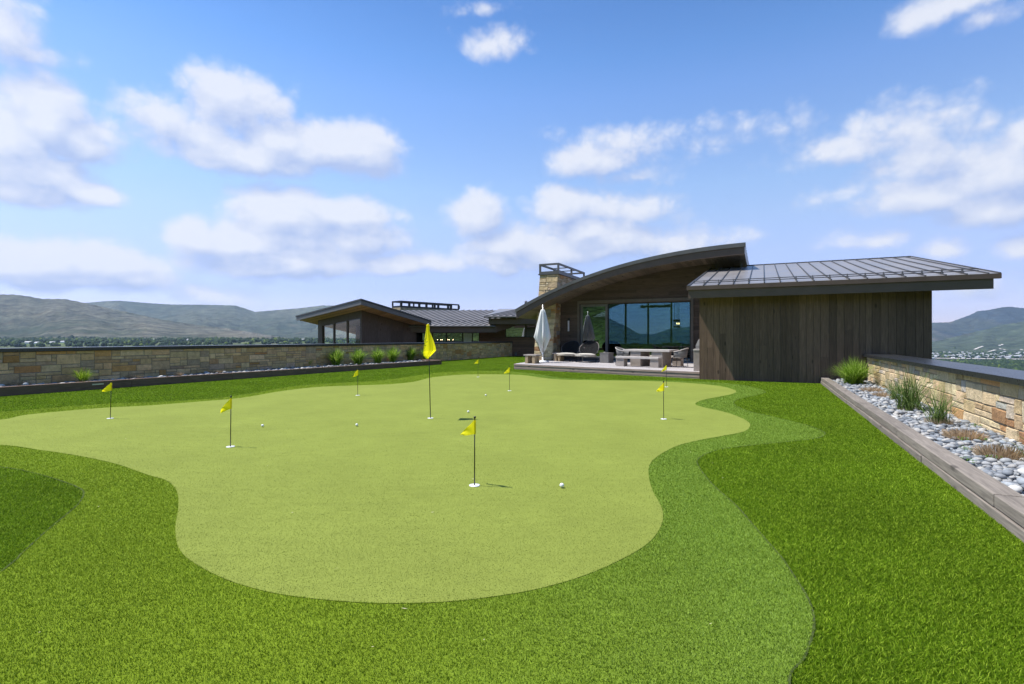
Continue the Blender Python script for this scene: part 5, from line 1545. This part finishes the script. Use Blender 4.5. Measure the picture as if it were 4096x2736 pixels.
az = np.concatenate([np.linspace(-180, -52, 60, endpoint=False), np.linspace(-52, 52, 900, endpoint=False), np.linspace(52, 180, 60)]) * PI / 180
rr = np.concatenate([np.linspace(8, 60, 5, endpoint=False), np.linspace(60, 1500, 30, endpoint=False), np.linspace(1500, 12000, ND - 35)])
AZ, RR = np.meshgrid(az, rr, indexing='ij')
front = np.abs(AZ) < 75 * PI / 180
UU = np.where(front, np.tan(np.clip(AZ, -1.3, 1.3)), np.sign(AZ) * 3.6)
XX, YY = RR * np.sin(AZ), RR * np.cos(AZ)
DD = RR * np.cos(np.clip(AZ, -1.3, 1.3))
def fbm(X, Y, s, octv=5, seed=0):
    r_ = np.random.default_rng(seed); out = np.zeros_like(X); amp = 1.0; tot = 0
    for o_ in range(octv):
        acc = np.zeros_like(X)
        for k in range(5):
            th = r_.uniform(0, 2 * PI); ph = r_.uniform(0, 2 * PI); f_ = s * (2 ** o_) * r_.uniform(0.7, 1.4)
            acc += np.sin((X * np.cos(th) + Y * np.sin(th)) * f_ + ph + 1.7 * np.sin((X * np.sin(th) - Y * np.cos(th)) * f_ * 0.7 + ph))
        out += amp * acc / 5; tot += amp; amp *= 0.5
    return out / tot
side = 1 / (1 + np.exp(-(UU - 0.15) * 14))
# valley floor: higher on the left than on the right
vl = -26 + 20 * np.clip((DD - 1500) / 1200, 0, 1); vr = -112 + 6 * np.clip((DD - 2600) / 1200, 0, 1)
val = vl * (1 - side) + vr * side
drop = np.clip((RR - 40) / 900, 0, 1); drop = drop * drop * (3 - 2 * drop)
Z = -6 + (val + 6) * drop + 1.2 * fbm(XX, YY, 0.006, 4, 3) * drop
Cc = np.empty(XX.shape + (3,)); Cc[:] = np.array([0.085, 0.105, 0.05])
fields = fbm(XX, YY, 0.004, 4, 11)[..., None]
Cc = np.where(fields > 0.12, np.array([0.095, 0.135, 0.045]), Cc); Cc = np.where(fields < -0.30, np.array([0.16, 0.14, 0.09]), Cc)
for i, (fn, Dr, Db, colr) in enumerate(LAYERS):
    T = (DD - Db) / (Dr - Db); zr_ = EYE + fn(UU) * Dr
    zb0 = np.where(UU < 0.15, -7.0, -107.0)
    wav = fbm(XX, YY, 0.0016, 6, 30 + i)
    gul = fbm(UU * 6000 + 0 * XX, DD * 0.12, 0.004, 4, 50 + i)
    tt = np.clip(T, 0, 1)
    zz = zb0 + (zr_ - zb0) * (0.25 * tt + 0.75 * tt ** 1.25) + (120 * wav + 150 * gul) * (zr_ - zb0).clip(0, 500) / 500 * np.sin(PI * tt) 
    zz = np.where(T > 1, zr_ - (DD - Dr) * 0.35, zz); zz = np.where(T < 0, -1e4, zz)
    # keep the slopes under the ridge line seen from the terrace
    lim = EYE + (fn(UU) - 0.004) * DD
    zz = np.where((T > 0) & (T < 0.97), np.minimum(zz, lim), zz)
    up = (zz > Z) & front
    vg = np.clip(0.5 + 0.9 * gul + 0.7 * wav, 0, 1)[..., None]
    Z = np.where(up, zz, Z); Cc = np.where(up[..., None], np.array(colr) * (1.35 * vg + (1 - vg) * np.array([0.55, 0.68, 0.60])), Cc)
    if i == 2:   # dark forest belt and pale scree on the far range
        fo = fbm(XX, YY, 0.0012, 5, 71)
        Cc = np.where((up & (fo < 0.05))[..., None], np.array([0.026, 0.036, 0.040]), Cc)
# green hill behind the terrace
back = np.clip((np.abs(AZ) * 180 / PI - 85) / 25, 0, 1)
hb_ = -6 + 120 * np.clip((RR - 70) / 420, 0, 1) ** 0.9 + 10 * fbm(XX, YY, 0.02, 4, 77) * np.clip((RR - 70) / 200, 0, 1)
Z = Z * (1 - back) + np.where(RR < 1500, hb_, 120) * back
fo = fbm(XX, YY, 0.03, 5, 78)[..., None]
Cc = Cc * (1 - back[..., None]) + back[..., None] * np.where(fo > 0.02, np.array([0.06, 0.12, 0.03]), np.array([0.17, 0.25, 0.08]))
V = np.stack([XX, YY, Z], -1).reshape(-1, 3)
na, nr = XX.shape
ii = np.arange(na)[:, None] * nr + np.arange(nr)[None, :]
i2 = np.roll(ii, -1, 0)
Fa = np.stack([ii[:, :-1], i2[:, :-1], i2[:, 1:], ii[:, 1:]], -1).reshape(-1, 4)[:, ::-1]
o = np_obj('hills', V, Fa, M['hill'], smooth=True, cols=Cc.reshape(-1, 3)); o['kind'] = 'structure'
def land_z(x, y):
    a = math.atan2(x, y); r_ = math.hypot(x, y)
    i = min(max(int(np.searchsorted(az, a)), 1), na - 1); j = min(max(int(np.searchsorted(rr, r_)), 1), nr - 1)
    return float((Z[i, j] + Z[i - 1, j] + Z[i, j - 1] + Z[i - 1, j - 1]) / 4)

# trees of the valley: far-off wood seen as one mass
ico = None
bm = bmesh.new(); bmesh.ops.create_icosphere(bm, subdivisions=1, radius=1)
IV = np.array([v.co[:] for v in bm.verts]); IF = np.array([[v.index for v in f.verts] for f in bm.faces]); bm.free()
def tree_mass(name, spots, label):
    Vs, Fs, c = [], [], 0
    for (x, y, s) in spots:
        z = land_z(x, y)
        for k in range(3):
            s2 = s * random.uniform(0.5, 0.9)
            P_ = IV * (1 + rng.uniform(-0.28, 0.28, (len(IV), 1))) * np.array([s2, s2, s2 * random.uniform(0.8, 1.4)]) + np.array([x + random.uniform(-.6, .6) * s, y + random.uniform(-.6, .6) * s, z + s2 * 0.7])
            Vs.append(P_); Fs.append(IF + c); c += len(IV)
    o = np_obj(name, np.concatenate(Vs), np.concatenate(Fs), M['tree_far'])
    return tag(o, label, 'trees', None, 'stuff')
sp = []
for _ in range(1500):      # left: belts of trees at the foot of the hills
    u = random.uniform(-1.05, -0.55) if random.random() < 0.7 else random.uniform(-0.6, -0.3)
    D = min(2640, random.gauss(2400, 160)) if random.random() < 0.65 else random.uniform(1500, 2600)
    sp.append((u * D, D, random.uniform(5, 10)))
tree_mass('valley_trees', sp, 'dark tree belts at the foot of the long hills beyond the shaded wall')
sp = []
for _ in range(4200):
    u = random.uniform(0.79, 1.05)
    D = random.choice([random.gauss(2420, 70), random.gauss(3250, 250), random.gauss(2230, 50), random.gauss(1980, 40), random.gauss(1780, 40), random.gauss(1650, 30), random.uniform(1600, 3700)])
    if 2560 < D < 2720: continue
    sp.append((u * D, D, random.uniform(4, 9)))
tree_mass('town_trees', sp, 'dark trees of the valley town beyond the sunlit wall')
# roads and river flat
def strip(name, pts, w):
    mb = MB(); pv0 = None
    pts = curve_pts(pts, 10, False)
    for i, (x, y) in enumerate(pts):
        a = Vector(pts[max(i - 1, 0)]); b = Vector(pts[min(i + 1, len(pts) - 1)]); d = (b - a).normalized(); nn = Vector((-d.y, d.x)) * w
        L0, R0 = Vector((x, y)) + nn, Vector((x, y)) - nn
        A = (L0.x, L0.y, max(land_z(x, y), land_z(L0.x, L0.y)) + 3.0); B = (R0.x, R0.y, max(land_z(x, y), land_z(R0.x, R0.y)) + 3.0)
        if pv0: mb.quad(pv0[0], pv0[1], B, A)
        pv0 = (A, B)
    o = mb.build(name, M['road']); o['kind'] = 'structure'
strip('gravel_road', [(0.74 * 2760, 2760), (0.83 * 2700, 2700), (0.92 * 2640, 2640), (1.05 * 2560, 2560)], 34)
strip('field_road', [(0.92 * 1950, 1950), (0.96 * 1900, 1900), (1.05 * 1840, 1840)], 9)
def slope_pt(px, py):
    u = (px - CX) / F; w_ = (HY - py) / F
    for D in np.arange(3600, 5300, 15):
        if land_z(u * D, D) > EYE + w_ * D: return (u * D, D)
    return (u * 3600, 3600)
for nm, pts in (('dirt_track', [(3896, 1400), (3905, 1396), (3920, 1391), (3930, 1386)]), ('dirt_track', [(3950, 1410), (3965, 1406), (3980, 1401)]), ('dirt_track', [(3982, 1394), (4000, 1397), (4030, 1401)]), ('dirt_track', [(3990, 1386), (4000, 1383), (4010, 1381)]), ('dirt_track', [(4045, 1403), (4070, 1402), (4096, 1402)])):
    strip(nm, [slope_pt(*q) for q in pts], 7)
# houses of the valley
def far_house(x, y, w, d, h, rz_, label, group):
    z = land_z(x, y)
    o = thing('valley_house', label, 'house', (x, y, z), rz_, group)
    mb = MB(); mb.box((-w / 2, -d / 2, -3), (w / 2, d / 2, h)); mb.build('walls', M['house_white'], o)
    mb = MB(); e = 0.6
    mb.quad((-w / 2 - e, -d / 2 - e, h), (w / 2 + e, -d / 2 - e, h), (w / 2 + e, 0, h + d * 0.3), (-w / 2 - e, 0, h + d * 0.3)); mb.quad((w / 2 + e, d / 2 + e, h), (-w / 2 - e, d / 2 + e, h), (-w / 2 - e, 0, h + d * 0.3), (w / 2 + e, 0, h + d * 0.3))
    mb.quad((-w / 2 - e, -d / 2 - e, h), (-w / 2 - e, 0, h + d * 0.3), (-w / 2 - e, d / 2 + e, h)); mb.quad((w / 2 + e, d / 2 + e, h), (w / 2 + e, 0, h + d * 0.3), (w / 2 + e, -d / 2 - e, h))
    mb.build('roof', M['house_roof'], o)
for px, D in [(10, 2500), (60, 2380), (115, 1900), (210, 1900), (195, 2480), (270, 2450), (310, 2470), (378, 2450), (400, 2460), (420, 2450), (490, 2380), (505, 2400), (520, 2400), (575, 2380), (607, 2380), (660, 2400), (720, 2400), (758, 2420), (1105, 2500), (1210, 2450), (1225, 2440), (150, 1850), (255, 2000)]:
    far_house((px - CX) / F * D, D, random.uniform(14, 26), random.uniform(9, 14), random.uniform(4, 6), random.uniform(-0.4, 0.4), 'tiny pale house in the trees at the foot of the hills beyond the shaded wall', 'tiny houses beyond the shaded wall')
for _ in range(95):
    u = random.uniform(0.81, 1.0); D = random.gauss(3150, 260)
    far_house(u * D, D, random.uniform(12, 26), random.uniform(9, 15), random.uniform(4, 7), random.uniform(-0.6, 0.6), 'tiny pale house of the valley town beyond the sunlit wall', 'tiny houses of the valley town')

# ================================================================== SKY
SUN_EL, SUN_AZ = math.radians(61.8), math.atan2(-0.985, 0.14)   # azimuth from +Y, clockwise
world = bpy.data.worlds.new('World'); scn.world = world; world.use_nodes = True
world.node_tree.nodes.clear(); n = NT(world.node_tree)
out = n.add('ShaderNodeOutputWorld'); bg = n.add('ShaderNodeBackground'); n.l.new(bg.outputs[0], out.inputs[0])
sky = n.add('ShaderNodeTexSky'); sky.sky_type = 'NISHITA'; sky.sun_disc = False
sky.sun_elevation = SUN_EL; sky.sun_rotation = SUN_AZ; sky.altitude = 1900; sky.air_density = 1.0; sky.dust_density = 0.6; sky.ozone_density = 1.6
dirv = n.add('ShaderNodeTexCoord').outputs['Generated']
dn = n.vm('NORMALIZE', dirv)
sp_ = n.add('ShaderNodeSeparateXYZ'); n.put(sp_.inputs[0], dn)
azn = n.math('ARCTAN2', sp_.outputs[0], sp_.outputs[1]); eln = n.math('ARCSINE', sp_.outputs[2])
cmb = n.add('ShaderNodeCombineXYZ'); n.put(cmb.inputs[0], azn); n.put(cmb.inputs[1], eln)
P0 = cmb.outputs[0]
CLOUDS = [  # photo column, row, half width, half height, weight
    (200, 480, 180, 165, 1.0), (330, 570, 150, 120, 0.9), (40, 560, 190, 160, 0.95), (110, 690, 260, 90, 0.85), (330, 780, 140, 52, 0.9), (80, 780, 230, 55, 0.8),
    (900, 420, 190, 110, 0.72), (640, 470, 160, 110, 0.55), (1060, 420, 100, 90, 0.62), (1350, 600, 240, 110, 1.0), (1000, 620, 280, 85, 0.9), (1480, 610, 110, 110, 1.0), (790, 540, 220, 90, 0.55), (1130, 550, 200, 90, 0.8), (1150, 960, 260, 110, 0.9),
    (1150, 880, 200, 120, 1.0), (800, 960, 120, 85, 1.0), (980, 990, 230, 90, 1.0), (1380, 870, 180, 75, 0.95), (1150, 1050, 330, 75, 0.95), (1560, 1060, 330, 42, 0.62), (1440, 960, 160, 90, 0.85),
    (150, 1060, 290, 85, 0.95), (430, 1060, 220, 85, 0.95), (250, 1120, 300, 45, 0.7), (560, 1130, 180, 60, 0.6), (860, 1180, 160, 45, 0.5),
    (30, 120, 160, 150, 0.5), (120, 195, 150, 55, 0.38), (1975, 195, 105, 66, 0.55), (1940, 45, 80, 36, 0.30),
    (1910, 880, 100, 90, 0.95), (2010, 980, 130, 90, 0.85), (2240, 830, 110, 80, 0.9), (2480, 850, 200, 80, 0.62), (2200, 1020, 170, 90, 0.95), (2440, 980, 300, 85, 0.8), (2700, 980, 230, 60, 0.55), (2000, 1060, 200, 50, 0.7), (2350, 930, 200, 70, 0.8),
    (2360, 640, 160, 75, 0.8), (2500, 560, 220, 60, 0.40), (2560, 700, 130, 40, 0.36), (2930, 560, 230, 55, 0.12),
    (3600, 520, 280, 105, 0.46), (3420, 610, 270, 70, 0.46), (3740, 630, 290, 135, 0.60), (3960, 700, 210, 150, 0.68), (3700, 790, 260, 95, 0.8), (3960, 840, 210, 90, 0.82), (3380, 780, 220, 45, 0.32),
    (3800, 25, 230, 85, 0.55), (3960, 75, 130, 45, 0.36), (3770, 1010, 95, 50, 0.55), (3930, 480, 60, 60, 0.5), (4060, 520, 130, 80, 0.5), (3450, 980, 130, 40, 0.35), (3880, 1160, 160, 60, 0.45), (4090, 1000, 110, 50, 0.5),
]
def px_dir(x, y):
    u, w = (x - CX) / F, (HY - y) / F
    return math.atan(u), math.atan2(w, math.sqrt(1 + u * u))
def cloud_field(P, gname):
    acc = None
    for (x, y, rx, ry, wt) in CLOUDS:
        a, e = px_dir(x, y); a2, _ = px_dir(x + rx, y); _, e2 = px_dir(x, y - ry)
        sx, sy = 1 / max(1e-3, abs(a2 - a)), 1 / max(1e-3, abs(e2 - e))
        d = n.vm('MULTIPLY', n.vm('SUBTRACT', P, (a, e, 0)), (sx * 0.78, sy * 0.78, 0))
        d = n.vm('MINIMUM', d, n.vm('MULTIPLY', d, (1, 1.35, 1)))
        L = n.vm('LENGTH', d, out=1)
        v = n.math('MULTIPLY', n.math('SUBTRACT', 1.13, L), wt)
        acc = v if acc is None else n.math('SMOOTH_MAX', acc, v, 0.12)
    return acc
def cloud_density(P):
    w1 = n.noise(n.vm('MULTIPLY', P, (1.0, 1.25, 1)), 6.0, 3, 0.5, out=1)
    Pw = n.vm('ADD', P, n.vm('MULTIPLY', n.vm('SUBTRACT', w1, (0.5, 0.5, 0.5)), (0.055, 0.045, 0)))
    base = cloud_field(Pw, 'c')
    def billow(sc, det):
        v = n.add('ShaderNodeTexVoronoi'); v.voronoi_dimensions = '2D'; v.feature = 'SMOOTH_F1'; v.normalize = True
        w2 = n.noise(P, sc * 0.9, 3, 0.5, out=1)
        n.put(v.inputs['Vector'], n.vm('ADD', n.vm('MULTIPLY', P, (1.0, 1.2, 1)), n.vm('MULTIPLY', n.vm('SUBTRACT', w2, (0.5, 0.5, 0.5)), (0.55 / sc, 0.55 / sc, 0))))
        v.inputs['Scale'].default_value = sc; v.inputs['Detail'].default_value = det; v.inputs['Roughness'].default_value = 0.55; v.inputs['Lacunarity'].default_value = 2.1; v.inputs['Smoothness'].default_value = 0.35
        return n.math('SUBTRACT', 0.42, v.outputs['Distance'])
    fb = n.noise(n.vm('MULTIPLY', P, (1.0, 1.35, 1)), 11.0, 8, 0.56)
    b1 = billow(17.0, 3.0)
    return n.math('ADD', base, n.math('ADD', n.math('MULTIPLY', n.math('SUBTRACT', fb, 0.5), 0.62), n.math('MULTIPLY', b1, 0.85)))
d0 = cloud_density(P0)
d1 = cloud_density(n.vm('ADD', P0, (-0.018, 0.030, 0)))
alpha = n.maprange(d0, 0.03, 0.58, 0.0, 0.88, True)
lit = n.maprange(n.math('SUBTRACT', d1, d0), 0.40, -0.40, 0.0, 1.0)
core = n.maprange(d0, 0.1, 0.8)
ccol = n.mix(lit, (0.235, 0.290, 0.445), (0.470, 0.480, 0.518))
ccol = n.mix(n.math('MULTIPLY', core, 0.12), ccol, (0.42, 0.44, 0.50))
SKY_K = 0.11
tint = n.vm('MULTIPLY', n.ramp(n.maprange(eln, 0.0, 0.6), [(0.000, (0.3780, 0.2940, 0.3780)), (0.150, (0.3695, 0.3185, 0.4138)), (0.250, (0.4808, 0.4057, 0.4451)), (0.358, (0.5543, 0.4910, 0.4819)), (0.455, (0.5566, 0.5343, 0.5271)), (0.717, (0.4366, 0.5136, 0.5993)), (0.817, (0.3556, 0.4768, 0.5811)), (0.933, (0.2918, 0.4192, 0.5372))]), (SKY_K * 2, SKY_K * 2, SKY_K * 2))
skc = n.vm('MULTIPLY', sky.outputs[0], tint)
fin = n.mix(alpha, skc, ccol)
n.put(bg.inputs[0], n.vm('MULTIPLY', fin, (10, 10, 10))); bg.inputs[1].default_value = 0.1
world.cycles.sampling_method = 'MANUAL'; world.cycles.sample_map_resolution = 512

sd = bpy.data.lights.new('sun', 'SUN'); sd.energy = 3.6; sd.angle = math.radians(0.53); sd.color = (1.0, 0.955, 0.88)
so = bpy.data.objects.new('sun', sd); COL.objects.link(so)
dv = Vector((math.sin(SUN_AZ) * math.cos(SUN_EL), math.cos(SUN_AZ) * math.cos(SUN_EL), math.sin(SUN_EL)))
so.rotation_euler = (-dv).to_track_quat('-Z', 'Y').to_euler(); so.location = dv * 60

# ------------------------------------------------------------------ haze
mb = MB(); mb.box((-12500, -12500, -220), (12500, 12500, float(Z.max()) + 6))
hzm = bpy.data.materials.new('valley haze'); hzm.use_nodes = True; hzm.node_tree.nodes.clear(); n = NT(hzm.node_tree)
o_ = n.add('ShaderNodeOutputMaterial'); pv_n = n.add('ShaderNodeVolumePrincipled'); pv_n.inputs['Density'].default_value = 4.2e-5; pv_n.inputs['Color'].default_value = (0.56, 0.76, 1.0, 1); pv_n.inputs['Anisotropy'].default_value = 0.2
n.l.new(pv_n.outputs[0], o_.inputs['Volume'])
HAZE = True
if HAZE:
    hz_o = mb.build('haze', hzm); tag(hz_o, 'thin blue haze over the valley', 'haze', None, 'stuff')

# ------------------------------------------------------------------ camera
cd = bpy.data.cameras.new('camera'); co = bpy.data.objects.new('camera', cd); COL.objects.link(co)
co.location = (0, 0, EYE); co.rotation_euler = (PI / 2, 0, 0)
cd.sensor_width = 36; cd.lens = F * 36 / 4096; cd.shift_y = (HY - 1368) / 4096; cd.clip_start = 0.05; cd.clip_end = 40000
scn.camera = co
scn.view_settings.view_transform = 'Standard'; scn.view_settings.look = 'None'; scn.view_settings.exposure = 0.93; scn.view_settings.gamma = 1
scn.cycles.max_bounces = 8; scn.cycles.transparent_max_bounces = 16
scn.cycles.volume_bounces = 0
